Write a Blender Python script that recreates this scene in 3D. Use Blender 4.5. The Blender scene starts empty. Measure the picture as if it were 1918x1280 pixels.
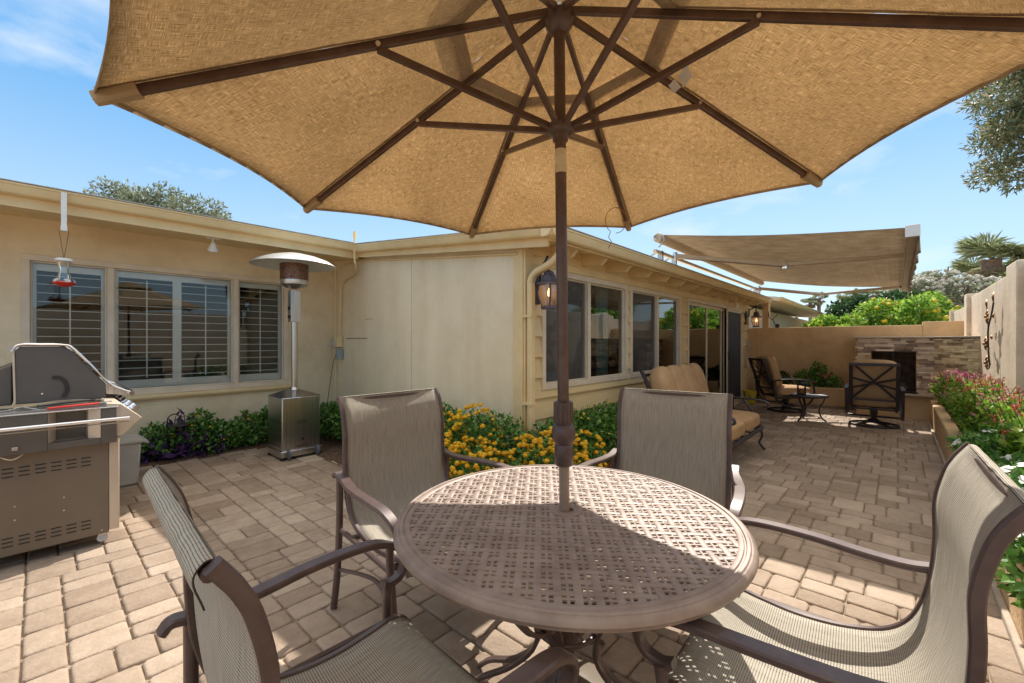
import bpy, math, random
from mathutils import Vector, Matrix, noise
R_ = math.radians
rnd = random.Random(7)
C48, S48 = math.cos(R_(48)), math.sin(R_(48))
EYE = 1.33
# world: x runs along the long window wall, y runs from the garden wall towards the house
# ---------------------------------------------------------------- camera, sky, sun, exposure
sc = bpy.context.scene
cd = bpy.data.cameras.new('camera'); cam = bpy.data.objects.new('camera', cd); sc.collection.objects.link(cam)
cam.location = (0, 0, EYE); cam.rotation_euler = (R_(90), 0, R_(-48))
cd.sensor_width = 36; cd.lens = 36 * 800 / 1918; cd.clip_start = .02; cd.clip_end = 2000
sc.camera = cam
SUN = Vector((.87, .27, 1.0)).normalized()
wd = bpy.data.worlds.new('World'); sc.world = wd; wd.use_nodes = True
nt = wd.node_tree; nt.nodes.clear()
wo = nt.nodes.new('ShaderNodeOutputWorld'); bg = nt.nodes.new('ShaderNodeBackground'); sky = nt.nodes.new('ShaderNodeTexSky')
sky.sky_type = 'NISHITA'; sky.sun_disc = False
sky.sun_elevation = math.asin(SUN.z); sky.sun_rotation = math.atan2(SUN.x, SUN.y)
sky.air_density = 1.0; sky.dust_density = .5; sky.ozone_density = 2.0
bg.inputs[1].default_value = .15
tc = nt.nodes.new('ShaderNodeTexCoord'); mp = nt.nodes.new('ShaderNodeMapping'); mp.inputs['Scale'].default_value = (2.4, 2.4, 5.5); mp.inputs['Location'].default_value = (1.7, 0, 0)
nz = nt.nodes.new('ShaderNodeTexNoise'); nz.inputs['Scale'].default_value = 1.7; nz.inputs['Detail'].default_value = 7; nz.inputs['Roughness'].default_value = .55
cr = nt.nodes.new('ShaderNodeValToRGB'); cr.color_ramp.elements[0].position = .55; cr.color_ramp.elements[1].position = .78
cr.color_ramp.elements[1].color = (.75, .75, .75, 1)
mx = nt.nodes.new('ShaderNodeMix'); mx.data_type = 'RGBA'; mx.inputs[7].default_value = (2.0, 2.15, 2.3, 1)
L = nt.links.new
L(tc.outputs['Generated'], mp.inputs[0]); L(mp.outputs[0], nz.inputs['Vector']); L(nz.outputs['Fac'], cr.inputs[0])
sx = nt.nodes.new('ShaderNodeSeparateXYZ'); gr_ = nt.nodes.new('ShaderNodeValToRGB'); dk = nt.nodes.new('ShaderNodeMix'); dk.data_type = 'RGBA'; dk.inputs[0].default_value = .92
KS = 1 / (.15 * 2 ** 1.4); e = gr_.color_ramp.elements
for p_, c_ in ((0, (.55, .69, .78)), (.10, (.43, .61, .77)), (.24, (.33, .53, .74)), (.43, (.12, .37, .70)), (.64, (.72, .76, .80)), (1, (1.6, 1.48, 1.3))):  # topmost stops are added glow, out of view, to lift and warm the shade
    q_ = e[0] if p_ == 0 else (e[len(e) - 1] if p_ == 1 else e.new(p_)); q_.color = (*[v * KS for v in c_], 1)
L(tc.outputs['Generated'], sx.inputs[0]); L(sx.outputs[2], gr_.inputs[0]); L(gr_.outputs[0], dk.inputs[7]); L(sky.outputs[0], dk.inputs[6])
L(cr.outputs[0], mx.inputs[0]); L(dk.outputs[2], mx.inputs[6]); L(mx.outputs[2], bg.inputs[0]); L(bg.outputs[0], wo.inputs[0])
sd = bpy.data.lights.new('sun', 'SUN'); so = bpy.data.objects.new('sun', sd); sc.collection.objects.link(so)
sd.energy = 2.0; sd.angle = R_(.5); sd.color = (1, .94, .85); so.location = (5, 5, 20)
so.rotation_euler = SUN.to_track_quat('Z', 'Y').to_euler()
vs = sc.view_settings; vs.view_transform = 'Standard'; vs.look = 'None'; vs.gamma = 1; vs.use_curve_mapping = False
vs.exposure = 1.68
sc.cycles.max_bounces = 10; sc.cycles.diffuse_bounces = 5; sc.cycles.transparent_max_bounces = 24; sc.cycles.glossy_bounces = 5
sc.cycles.sample_clamp_indirect = 8

# ---------------------------------------------------------------- helpers
def W(X, d, z=0.0): return Vector((C48 * X + S48 * d, -S48 * X + C48 * d, z))       # right of / ahead of the camera -> world
def G(px, py, z=0.0):                                                                 # where a sight line meets height z
    d = 800 * (EYE - z) / (py - 640); return W((px - 959) / 800 * d, d, z)
def atx(px, t):                                                                       # x where a sight line meets the plane y=t
    k = (px - 959) / 800; d = t / (C48 - S48 * k); return d * (C48 * k + S48), d
def smooth(pts, n=6):
    P = [Vector(p) for p in pts]; out = []
    for i in range(len(P) - 1):
        p0 = P[i - 1] if i else P[0] * 2 - P[1]; p1 = P[i]; p2 = P[i + 1]; p3 = P[i + 2] if i + 2 < len(P) else P[-1] * 2 - P[-2]
        for j in range(n):
            t = j / n
            out.append(.5 * ((2 * p1) + (-p0 + p2) * t + (2 * p0 - 5 * p1 + 4 * p2 - p3) * t * t + (-p0 + 3 * p1 - 3 * p2 + p3) * t ** 3))
    out.append(P[-1]); return out
ORG = {}
class MB:
    def __init__(s): s.v = []; s.f = []; s.m = []; s.uv = []; s.mi = 0; s.has_uv = False
    def face(s, idx, uvs=None):
        s.f.append(tuple(idx)); s.m.append(s.mi); s.uv.append(uvs)
        if uvs: s.has_uv = True
    def add(s, vs): b = len(s.v); s.v.extend(Vector(x) for x in vs); return b
    def quad(s, a, b, c, d, uvs=None): i = s.add((a, b, c, d)); s.face((i, i + 1, i + 2, i + 3), uvs)
    def box(s, x0, x1, y0, y1, z0, z1):
        i = s.add([(x, y, z) for z in (z0, z1) for x, y in ((x0, y0), (x1, y0), (x1, y1), (x0, y1))])
        for q in ((0, 3, 2, 1), (4, 5, 6, 7), (0, 1, 5, 4), (1, 2, 6, 5), (2, 3, 7, 6), (3, 0, 4, 7)): s.face([i + k for k in q])
        return s
    def obox(s, c, size, M=None, taper=1.0):
        c = Vector(c); a, b, h = [k / 2 for k in size]; vs = []
        for z in (-h, h):
            t = taper if z > 0 else 1
            for x, y in ((-a, -b), (a, -b), (a, b), (-a, b)):
                p = Vector((x * t, y * t, z)); vs.append(c + (M @ p if M else p))
        i = s.add(vs)
        for q in ((0, 3, 2, 1), (4, 5, 6, 7), (0, 1, 5, 4), (1, 2, 6, 5), (2, 3, 7, 6), (3, 0, 4, 7)): s.face([i + k for k in q])
        return s
    def tube(s, pts, r, n=10, cap=True):
        P = [Vector(p) for p in pts]; m = len(P); rr = r if isinstance(r, (list, tuple)) else [r] * m
        t0 = (P[1] - P[0]).normalized(); a = t0.orthogonal().normalized(); rings = []
        for i in range(m):
            t = (P[min(i + 1, m - 1)] - P[max(i - 1, 0)])
            if t.length < 1e-9: t = t0
            t.normalize(); a = (a - t * a.dot(t)); a = a.normalized() if a.length > 1e-6 else t.orthogonal().normalized(); b = t.cross(a)
            rings.append(s.add([P[i] + (a * math.cos(k * 2 * math.pi / n) + b * math.sin(k * 2 * math.pi / n)) * rr[i] for k in range(n)]))
        for i in range(m - 1):
            for k in range(n):
                k2 = (k + 1) % n; s.face((rings[i] + k, rings[i] + k2, rings[i + 1] + k2, rings[i + 1] + k))
        if cap:
            s.face([rings[0] + k for k in reversed(range(n))]); s.face([rings[-1] + k for k in range(n)])
        return s
    def bar(s, pts, w, h, side=(0, 1, 0), ch=.25):
        """sweep of a flat section with eased edges: w along side, h across it"""
        P = [Vector(p) for p in pts]; m = len(P); sd_ = Vector(side).normalized(); rings = []
        ww = w if isinstance(w, (list, tuple)) else [w] * m
        for i in range(m):
            t = (P[min(i + 1, m - 1)] - P[max(i - 1, 0)]).normalized(); a = (sd_ - t * sd_.dot(t)).normalized(); b = t.cross(a)
            x, y = ww[i] / 2, h / 2; e = min(x, y) * ch
            sec = ((-x + e, -y), (x - e, -y), (x, -y + e), (x, y - e), (x - e, y), (-x + e, y), (-x, y - e), (-x, -y + e))
            rings.append(s.add([P[i] + a * u + b * v for u, v in sec]))
        for i in range(m - 1):
            for k in range(8):
                k2 = (k + 1) % 8; s.face((rings[i] + k, rings[i] + k2, rings[i + 1] + k2, rings[i + 1] + k))
        s.face([rings[0] + k for k in reversed(range(8))]); s.face([rings[-1] + k for k in range(8)])
        return s
    def lathe(s, prof, c=(0, 0, 0), n=32, M=None, rf=None):
        c = Vector(c); rings = []
        for r, z in prof:
            vs = []
            for k in range(n):
                a = k * 2 * math.pi / n; q = r * (rf(a) if rf else 1); p = Vector((q * math.cos(a), q * math.sin(a), z)); vs.append(c + (M @ p if M else p))
            rings.append(s.add(vs))
        for i in range(len(prof) - 1):
            for k in range(n):
                k2 = (k + 1) % n; s.face((rings[i] + k, rings[i] + k2, rings[i + 1] + k2, rings[i + 1] + k))
        return s
    def prism(s, poly, axis, a0, a1):
        """poly of 2d points; axis 0/1/2 = extrusion axis"""
        def P(u, v, a): return {0: (a, u, v), 1: (u, a, v), 2: (u, v, a)}[axis]
        n = len(poly); i = s.add([P(u, v, a0) for u, v in poly] + [P(u, v, a1) for u, v in poly])
        s.face([i + k for k in range(n)]); s.face([i + n + k for k in reversed(range(n))])
        for k in range(n): k2 = (k + 1) % n; s.face((i + k, i + n + k, i + n + k2, i + k2))
        return s
    def extr(s, prof, A, B, out, up=(0, 0, 1)):
        A, B, out, up = Vector(A), Vector(B), Vector(out), Vector(up); n = len(prof)
        i = s.add([A + out * u + up * v for u, v in prof] + [B + out * u + up * v for u, v in prof])
        s.face([i + k for k in range(n)]); s.face([i + n + k for k in reversed(range(n))])
        for k in range(n): k2 = (k + 1) % n; s.face((i + k, i + n + k, i + n + k2, i + k2))
        return s
    def grid(s, fn, nu, nv, uvs=(1, 1)):
        i = s.add([fn(a / nu, b / nv) for b in range(nv + 1) for a in range(nu + 1)])
        for b in range(nv):
            for a in range(nu):
                q = (i + b * (nu + 1) + a, i + b * (nu + 1) + a + 1, i + (b + 1) * (nu + 1) + a + 1, i + (b + 1) * (nu + 1) + a)
                s.face(q, [(aa / nu * uvs[0], bb / nv * uvs[1]) for aa, bb in ((a, b), (a + 1, b), (a + 1, b + 1), (a, b + 1))])
        return s
    def ball(s, c, r, nu=10, nv=6, sq=1.0, M=None):
        """(super)ellipsoid; r is 3 radii"""
        c = Vector(c); rx, ry, rz = r if isinstance(r, (list, tuple)) else (r, r, r)
        f = lambda x: math.copysign(abs(x) ** sq, x); rows = []
        for j in range(nv + 1):
            ph = -math.pi / 2 + math.pi * j / nv; vs = []
            for k in range(nu):
                th = 2 * math.pi * k / nu; p = Vector((rx * f(math.cos(ph)) * f(math.cos(th)), ry * f(math.cos(ph)) * f(math.sin(th)), rz * f(math.sin(ph))))
                vs.append(c + (M @ p if M else p))
            rows.append(s.add(vs))
        for j in range(nv):
            for k in range(nu): k2 = (k + 1) % nu; s.face((rows[j] + k, rows[j] + k2, rows[j + 1] + k2, rows[j + 1] + k))
        return s
    def build(s, name, mats, parent=None, origin=None, bevel=0, sm=True, solid=0, sub=0, ang=40):
        off = Vector(ORG.get(parent.name, (0, 0, 0))) if parent else Vector(origin or (0, 0, 0))
        me = bpy.data.meshes.new(name); me.from_pydata([tuple(v - off) for v in s.v], [], s.f)
        mats = mats if isinstance(mats, (list, tuple)) else [mats]
        for m in mats: me.materials.append(m)
        me.polygons.foreach_set('material_index', s.m)
        if s.has_uv:
            ul = me.uv_layers.new(name='UVMap'); k = 0
            for f, u in zip(s.f, s.uv):
                for j in range(len(f)):
                    ul.data[k].uv = u[j] if u else (0, 0); k += 1
        me.update()
        o = bpy.data.objects.new(name, me); sc.collection.objects.link(o)
        if parent: o.parent = parent; ORG[o.name] = tuple(off)
        else: o.location = off; ORG[o.name] = tuple(off)
        if sm:
            me.polygons.foreach_set('use_smooth', [True] * len(me.polygons))
            try: me.set_sharp_from_angle(angle=R_(ang))
            except Exception: pass
        if solid: md = o.modifiers.new('solid', 'SOLIDIFY'); md.thickness = solid; md.offset = 0
        if bevel: md = o.modifiers.new('bevel', 'BEVEL'); md.width = bevel; md.segments = 2; md.limit_method = 'ANGLE'; md.angle_limit = R_(35)
        if sub: md = o.modifiers.new('sub', 'SUBSURF'); md.levels = sub; md.render_levels = sub
        return o
def tag(o, label, cat, group=None, kind=None):
    if label: o['label'] = label
    if cat: o['category'] = cat
    if group: o['group'] = group
    if kind: o['kind'] = kind
    return o
def thing(name, label, cat, loc=(0, 0, 0), group=None):
    o = bpy.data.objects.new(name, None); o.empty_display_size = .2; sc.collection.objects.link(o); o.location = loc; ORG[o.name] = tuple(loc)
    return tag(o, label, cat, group)
def copy_tree(o, loc=None, rz=None, label=None, parent=None, scale=None):
    c = o.copy(); sc.collection.objects.link(c)
    if parent: c.parent = parent
    if loc is not None: c.location = loc
    if rz is not None: c.rotation_euler = (0, 0, rz)
    if label: c['label'] = label
    if scale: c.scale = (scale,) * 3
    for ch in list(o.children): copy_tree(ch, parent=c)
    return c

# ---------------------------------------------------------------- materials
def newmat(name):
    m = bpy.data.materials.new(name); m.use_nodes = True; n = m.node_tree; n.nodes.clear(); return m, n, n.nodes.new, n.links.new
def mat(name, c1, c2=None, rough=.6, metal=0, ns=6, detail=4, bump=0, bs=None, bd=.01, island=False, stretch=None, spec=.5, trans=0, coat=0, ramp=(.35, .65), emit=None, dirt=None):
    m, n, N, K = newmat(name); out = N('ShaderNodeOutputMaterial'); b = N('ShaderNodeBsdfPrincipled')
    b.inputs['Roughness'].default_value = rough; b.inputs['Metallic'].default_value = metal; b.inputs['Specular IOR Level'].default_value = spec
    b.inputs['Coat Weight'].default_value = coat
    t = N('ShaderNodeTexCoord'); vec = t.outputs['Object']
    if stretch: mpp = N('ShaderNodeMapping'); mpp.inputs['Scale'].default_value = stretch; K(vec, mpp.inputs[0]); vec = mpp.outputs[0]
    col = None
    if c2:
        nn = N('ShaderNodeTexNoise'); nn.inputs['Scale'].default_value = ns; nn.inputs['Detail'].default_value = detail; nn.inputs['Roughness'].default_value = .6; K(vec, nn.inputs['Vector'])
        r = N('ShaderNodeValToRGB'); r.color_ramp.elements[0].position = ramp[0]; r.color_ramp.elements[1].position = ramp[1]
        r.color_ramp.elements[0].color = (*c1, 1); r.color_ramp.elements[1].color = (*c2, 1); col = r.outputs[0]
        if island:
            g = N('ShaderNodeNewGeometry'); ma = N('ShaderNodeMath'); ma.operation = 'MULTIPLY_ADD'; ma.inputs[1].default_value = .5
            mb = N('ShaderNodeMath'); mb.operation = 'MULTIPLY'; mb.inputs[1].default_value = .5; K(nn.outputs['Fac'], mb.inputs[0])
            K(g.outputs['Random Per Island'], ma.inputs[0]); K(mb.outputs[0], ma.inputs[2]); K(ma.outputs[0], r.inputs[0])
        else: K(nn.outputs['Fac'], r.inputs[0])
        if dirt:
            dn = N('ShaderNodeTexNoise'); dn.inputs['Scale'].default_value = dirt[0]; dn.inputs['Detail'].default_value = 7; dn.inputs['Roughness'].default_value = .7; K(t.outputs['Object'], dn.inputs['Vector'])
            dr = N('ShaderNodeValToRGB'); dr.color_ramp.elements[0].position = .36; dr.color_ramp.elements[1].position = .56; q_ = 1 - dirt[1]; dr.color_ramp.elements[0].color = (q_, q_ * .97, q_ * .93, 1); dr.color_ramp.elements[1].color = (1, 1, 1, 1); K(dn.outputs['Fac'], dr.inputs[0])
            mm = N('ShaderNodeMix'); mm.data_type = 'RGBA'; mm.blend_type = 'MULTIPLY'; mm.inputs[0].default_value = 1; K(col, mm.inputs[6]); K(dr.outputs[0], mm.inputs[7]); col = mm.outputs[2]
        K(col, b.inputs['Base Color'])
    else: b.inputs['Base Color'].default_value = (*c1, 1)
    if bump:
        bn = N('ShaderNodeTexNoise'); bn.inputs['Scale'].default_value = bs or ns * 4; bn.inputs['Detail'].default_value = 5; K(vec, bn.inputs['Vector'])
        bp = N('ShaderNodeBump'); bp.inputs['Strength'].default_value = bump; bp.inputs['Distance'].default_value = bd; K(bn.outputs['Fac'], bp.inputs['Height']); K(bp.outputs[0], b.inputs['Normal'])
    if emit: b.inputs['Emission Color'].default_value = (*emit[0], 1); b.inputs['Emission Strength'].default_value = emit[1]
    if trans:
        tr = N('ShaderNodeBsdfTranslucent'); ms = N('ShaderNodeMixShader'); ms.inputs[0].default_value = trans
        if col is not None: K(col, tr.inputs[0])
        else: tr.inputs[0].default_value = (*c1, 1)
        K(b.outputs[0], ms.inputs[1]); K(tr.outputs[0], ms.inputs[2]); K(ms.outputs[0], out.inputs[0])
    else: K(b.outputs[0], out.inputs[0])
    return m
def ramp_leaf(name, cols, trans=.35, rough=.45):
    """leaves: each leaf takes its own colour"""
    m, n, N, K = newmat(name); out = N('ShaderNodeOutputMaterial'); b = N('ShaderNodeBsdfPrincipled'); b.inputs['Roughness'].default_value = rough
    g = N('ShaderNodeNewGeometry'); r = N('ShaderNodeValToRGB'); e = r.color_ramp.elements
    for i, c in enumerate(cols):
        p = i / (len(cols) - 1) if len(cols) > 1 else 0
        if i < 2: e[i].position = p if i == 0 or len(cols) > 2 else 1.0
        if i >= 2: e.new(p)
    for i, c in enumerate(cols): e[i].position = i / max(1, len(cols) - 1); e[i].color = (*c, 1)
    K(g.outputs['Random Per Island'], r.inputs[0]); K(r.outputs[0], b.inputs['Base Color'])
    tr = N('ShaderNodeBsdfTranslucent'); ms = N('ShaderNodeMixShader'); ms.inputs[0].default_value = trans; K(r.outputs[0], tr.inputs[0])
    K(b.outputs[0], ms.inputs[1]); K(tr.outputs[0], ms.inputs[2]); K(ms.outputs[0], out.inputs[0]); return m
def fabric(name, c1, c2, su, sv, trans, bump=.4, big=3.0, amount=.5, dark=.35, gaps=0.0):
    """woven cloth, threads follow the UV; c1/c2 thread tones"""
    m, n, N, K = newmat(name); out = N('ShaderNodeOutputMaterial'); b = N('ShaderNodeBsdfPrincipled'); b.inputs['Roughness'].default_value = .85; b.inputs['Specular IOR Level'].default_value = .15
    uv = N('ShaderNodeTexCoord'); A = []
    for sc_ in ((su, sv * .022), (su * .022, sv)):
        mpp = N('ShaderNodeMapping'); mpp.inputs['Scale'].default_value = (sc_[0], sc_[1], 1); K(uv.outputs['UV'], mpp.inputs[0])
        q = N('ShaderNodeTexNoise'); q.inputs['Scale'].default_value = 1; q.inputs['Detail'].default_value = 3; K(mpp.outputs[0], q.inputs['Vector']); A.append(q.outputs['Fac'])
    ad = N('ShaderNodeMath'); ad.operation = 'ADD'; K(A[0], ad.inputs[0]); K(A[1], ad.inputs[1])
    bgn = N('ShaderNodeTexNoise'); bgn.inputs['Scale'].default_value = big; bgn.inputs['Detail'].default_value = 3; K(uv.outputs['Object'], bgn.inputs['Vector'])
    a2 = N('ShaderNodeMath'); a2.operation = 'MULTIPLY_ADD'; a2.inputs[1].default_value = amount; K(bgn.outputs['Fac'], a2.inputs[0]); K(ad.outputs[0], a2.inputs[2])
    r = N('ShaderNodeValToRGB'); r.color_ramp.elements[0].position = .5 + amount * .5 - .13; r.color_ramp.elements[1].position = .5 + amount * .5 + .17
    # the sum of two thread noises centres on 1, halve it
    h = N('ShaderNodeMath'); h.operation = 'MULTIPLY_ADD'; h.inputs[1].default_value = 1; h.inputs[2].default_value = -.5; K(a2.outputs[0], h.inputs[0]); K(h.outputs[0], r.inputs[0])
    r.color_ramp.elements[0].color = (*c1, 1); r.color_ramp.elements[1].color = (*c2, 1); K(r.outputs[0], b.inputs['Base Color'])
    bp = N('ShaderNodeBump'); bp.inputs['Strength'].default_value = bump; bp.inputs['Distance'].default_value = .002; K(ad.outputs[0], bp.inputs['Height']); K(bp.outputs[0], b.inputs['Normal'])
    tr = N('ShaderNodeBsdfTranslucent'); K(r.outputs[0], tr.inputs[0]); ms = N('ShaderNodeMixShader'); ms.inputs[0].default_value = trans; K(b.outputs[0], ms.inputs[1]); K(tr.outputs[0], ms.inputs[2])
    K(ms.outputs[0], out.inputs[0]); return m
def sling(name, c1, c2, nu, nv, trans=.12):
    """coarse open basket weave: rows of light threads with small dark gaps"""
    m, n, N, K = newmat(name); out = N('ShaderNodeOutputMaterial'); b = N('ShaderNodeBsdfPrincipled'); b.inputs['Roughness'].default_value = .7; b.inputs['Specular IOR Level'].default_value = .25
    uv = N('ShaderNodeTexCoord'); sp = N('ShaderNodeSeparateXYZ'); K(uv.outputs['UV'], sp.inputs[0]); S = []
    for k, (ax, f) in enumerate((('X', nu), ('Y', nv))):
        a = N('ShaderNodeMath'); a.operation = 'MULTIPLY'; a.inputs[1].default_value = f * math.pi; K(sp.outputs[ax], a.inputs[0])
        q = N('ShaderNodeMath'); q.operation = 'SINE'; K(a.outputs[0], q.inputs[0]); w = N('ShaderNodeMath'); w.operation = 'ABSOLUTE'; K(q.outputs[0], w.inputs[0]); S.append(w.outputs[0])
    mn = N('ShaderNodeMath'); mn.operation = 'MULTIPLY'; K(S[0], mn.inputs[0]); K(S[1], mn.inputs[1])
    pw = N('ShaderNodeMath'); pw.operation = 'POWER'; pw.inputs[1].default_value = .5; K(mn.outputs[0], pw.inputs[0])
    mpp = N('ShaderNodeMapping'); mpp.inputs['Scale'].default_value = (nu * .8, nv * .05, 1); K(uv.outputs['UV'], mpp.inputs[0])
    q = N('ShaderNodeTexNoise'); q.inputs['Scale'].default_value = 1; q.inputs['Detail'].default_value = 2; K(mpp.outputs[0], q.inputs['Vector'])
    ad = N('ShaderNodeMath'); ad.operation = 'MULTIPLY_ADD'; ad.inputs[1].default_value = .55; K(q.outputs['Fac'], ad.inputs[0]); K(pw.outputs[0], ad.inputs[2])
    r = N('ShaderNodeValToRGB'); r.color_ramp.elements[0].position = .45; r.color_ramp.elements[1].position = 1.1; r.color_ramp.elements[0].color = (*c1, 1); r.color_ramp.elements[1].color = (*c2, 1)
    K(ad.outputs[0], r.inputs[0]); K(r.outputs[0], b.inputs['Base Color'])
    bp = N('ShaderNodeBump'); bp.inputs['Strength'].default_value = .5; bp.inputs['Distance'].default_value = .0015; K(pw.outputs[0], bp.inputs['Height']); K(bp.outputs[0], b.inputs['Normal'])
    tr = N('ShaderNodeBsdfTranslucent'); K(r.outputs[0], tr.inputs[0]); ms = N('ShaderNodeMixShader'); ms.inputs[0].default_value = trans; K(b.outputs[0], ms.inputs[1]); K(tr.outputs[0], ms.inputs[2])
    K(ms.outputs[0], out.inputs[0]); return m
def glass(name, refl=.35, tint=(.75, .8, .78), fk=1.3):
    m, n, N, K = newmat(name); out = N('ShaderNodeOutputMaterial'); g = N('ShaderNodeBsdfGlossy'); g.inputs['Roughness'].default_value = .0; g.inputs[0].default_value = (.9, .95, .95, 1)
    t = N('ShaderNodeBsdfTransparent'); t.inputs[0].default_value = (*tint, 1); lw = N('ShaderNodeFresnel'); lw.inputs[0].default_value = 1.5
    a = N('ShaderNodeMath'); a.operation = 'MULTIPLY_ADD'; a.inputs[1].default_value = fk; a.inputs[2].default_value = refl; a.use_clamp = True; K(lw.outputs[0], a.inputs[0])
    ms = N('ShaderNodeMixShader'); K(a.outputs[0], ms.inputs[0]); K(t.outputs[0], ms.inputs[1]); K(g.outputs[0], ms.inputs[2]); K(ms.outputs[0], out.inputs[0]); return m

M = {}
M['wall'] = mat('cream_stucco', (.78, .635, .42), (.87, .73, .50), .85, ns=1.6, bump=.6, bs=45, bd=.008, dirt=(2.2, .10))
M['panel'] = mat('cream_panel', (.79, .66, .45), (.87, .745, .525), .75, ns=2.2, bump=.2, bs=60, bd=.003, stretch=(1, 1.6, .16), ramp=(.3, .62), dirt=(1.7, .07))
M['trim'] = mat('cream_trim', (.74, .56, .29), (.83, .65, .36), .6, ns=3, bump=.05)
M['siding'] = mat('cream_siding', (.70, .52, .26), (.78, .60, .32), .65, ns=3, bump=.08, stretch=(.3, 1, 2))
M['winframe'] = mat('window_frame_tan', (.68, .57, .42), (.77, .66, .50), .5, ns=5)
M['white'] = mat('white_paint', (.75, .74, .70), (.82, .81, .78), .45, ns=5)
M['roofing'] = mat('roof_coating', (.42, .41, .39), (.6, .58, .55), .9, ns=8, bump=.3)
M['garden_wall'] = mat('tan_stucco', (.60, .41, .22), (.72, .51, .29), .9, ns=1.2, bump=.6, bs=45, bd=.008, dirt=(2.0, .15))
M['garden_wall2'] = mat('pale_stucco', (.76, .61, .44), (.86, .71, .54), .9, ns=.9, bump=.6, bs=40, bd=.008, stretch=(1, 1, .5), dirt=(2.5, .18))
M['paver'] = mat('concrete_paver', (.28, .205, .148), (.52, .41, .315), .9, ns=16, island=True, bump=.8, bs=60, bd=.005, dirt=(1.9, .22), ramp=(.2, .95))
M['grout'] = mat('joint_sand', (.22, .165, .115), (.34, .265, .19), 1, ns=20)
M['dirt'] = mat('dirt', (.22, .16, .11), (.32, .25, .17), 1, ns=3, bump=.4)
M['mulch'] = mat('mulch', (.07, .04, .025), (.17, .10, .06), 1, ns=30, bump=1, bs=60, bd=.02)
M['alu'] = mat('bronze_aluminium', (.095, .062, .055), (.135, .09, .08), .38, metal=.15, ns=20, spec=.6, bump=.08, bs=200, bd=.001)
M['tabletop'] = mat('table_bronze', (.29, .215, .175), (.41, .32, .265), .5, metal=.1, ns=9, spec=.5, bump=.15, bs=120, bd=.001)
M['sling'] = sling('sling_weave', (.065, .055, .046), (.64, .575, .465), 110, 250)
M['darkmetal'] = mat('dark_bronze', (.030, .024, .028), (.05, .04, .042), .4, metal=.3, ns=14, spec=.6)
M['cushion'] = mat('tan_cushion', (.44, .275, .14), (.52, .335, .18), .9, ns=6, bump=.35, bs=14, bd=.02, spec=.2)
M['umbrella'] = fabric('umbrella_canvas', (.44, .315, .175), (.90, .72, .48), 1200, 1200, .47, big=3.0, amount=.18)
M['umbrella_band'] = fabric('umbrella_band', (.42, .32, .20), (.58, .45, .30), 500, 500, .38)
M['awning'] = fabric('awning_fabric', (.52, .435, .33), (.66, .565, .45), 40, 600, .36, big=1.0, amount=.3)
M['pole'] = mat('umbrella_bronze', (.10, .058, .042), (.14, .085, .066), .38, metal=.3, ns=20, spec=.6)
M['steel'] = mat('brushed_steel', (.46, .46, .46), (.62, .61, .60), .28, metal=1, ns=3, stretch=(30, 30, .6), detail=2)
M['chrome'] = mat('chrome', (.82, .82, .84), None, .08, metal=1)
M['grillgrey'] = mat('grill_enamel', (.10, .088, .078), (.125, .11, .097), .5, ns=3, spec=.5, metal=.2)
M['grillbrown'] = mat('grill_side_panel', (.155, .12, .085), (.185, .145, .105), .5, ns=2, spec=.4)
M['tanmetal'] = mat('tan_metal', (.55, .45, .34), (.62, .52, .41), .4, ns=3, metal=.2)
M['black'] = mat('black', (.012, .012, .012), None, .6)
M['rubber'] = mat('grey_rubber', (.10, .11, .13), None, .7)
M['greyplastic'] = mat('grey_plastic', (.42, .41, .38), (.50, .49, .46), .5, ns=4)
M['red'] = mat('red_silicone', (.60, .03, .02), None, .4)
M['yellow'] = mat('yellow_plastic', (.72, .55, .03), (.80, .62, .05), .4, ns=4)
M['amber'] = None
M['glass'] = glass('window_glass', .08)
M['glassL'] = glass('shutter_window_glass', .03, (.9, .92, .9), 1.0)
M['clear'] = glass('clear_glass', .05, (.93, .95, .96))
def seedy(name):
    m, n, N, K = newmat(name); out = N('ShaderNodeOutputMaterial'); t = N('ShaderNodeBsdfTransparent'); t.inputs[0].default_value = (.9, .78, .66, 1); d = N('ShaderNodeBsdfTranslucent'); d.inputs[0].default_value = (.80, .60, .46, 1); g = N('ShaderNodeBsdfGlossy'); g.inputs['Roughness'].default_value = .12
    a = N('ShaderNodeMixShader'); a.inputs[0].default_value = .42; b = N('ShaderNodeMixShader'); b.inputs[0].default_value = .14; K(t.outputs[0], a.inputs[1]); K(d.outputs[0], a.inputs[2]); K(a.outputs[0], b.inputs[1]); K(g.outputs[0], b.inputs[2]); K(b.outputs[0], out.inputs[0]); return m
M['amber'] = seedy('seeded_glass'); M['lampmetal'] = mat('weathered_bronze', (.055, .042, .045), (.14, .11, .13), .5, metal=.3, ns=20)
M['bulb'] = mat('lit_bulb', (1, .75, .4), None, .4, emit=((1, .62, .28), 3))
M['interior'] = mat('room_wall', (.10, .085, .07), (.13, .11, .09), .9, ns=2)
M['shutter'] = mat('shutter_white', (.86, .84, .78), (.92, .90, .84), .5, ns=4)
M['curtain'] = mat('teal_curtain', (.16, .30, .30), (.24, .38, .38), .9, ns=12, stretch=(8, 8, .2))
M['screen'] = mat('insect_screen', (.035, .037, .045), (.055, .055, .06), .7, ns=2)
def meshmat():
    m, n, N, K = newmat('fine_screen'); out = N('ShaderNodeOutputMaterial'); t = N('ShaderNodeBsdfTransparent'); d = N('ShaderNodeBsdfDiffuse'); d.inputs[0].default_value = (.16, .15, .14, 1); ms = N('ShaderNodeMixShader'); ms.inputs[0].default_value = .42
    K(t.outputs[0], ms.inputs[1]); K(d.outputs[0], ms.inputs[2]); K(ms.outputs[0], out.inputs[0]); return m
M['mesh'] = meshmat()
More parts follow.
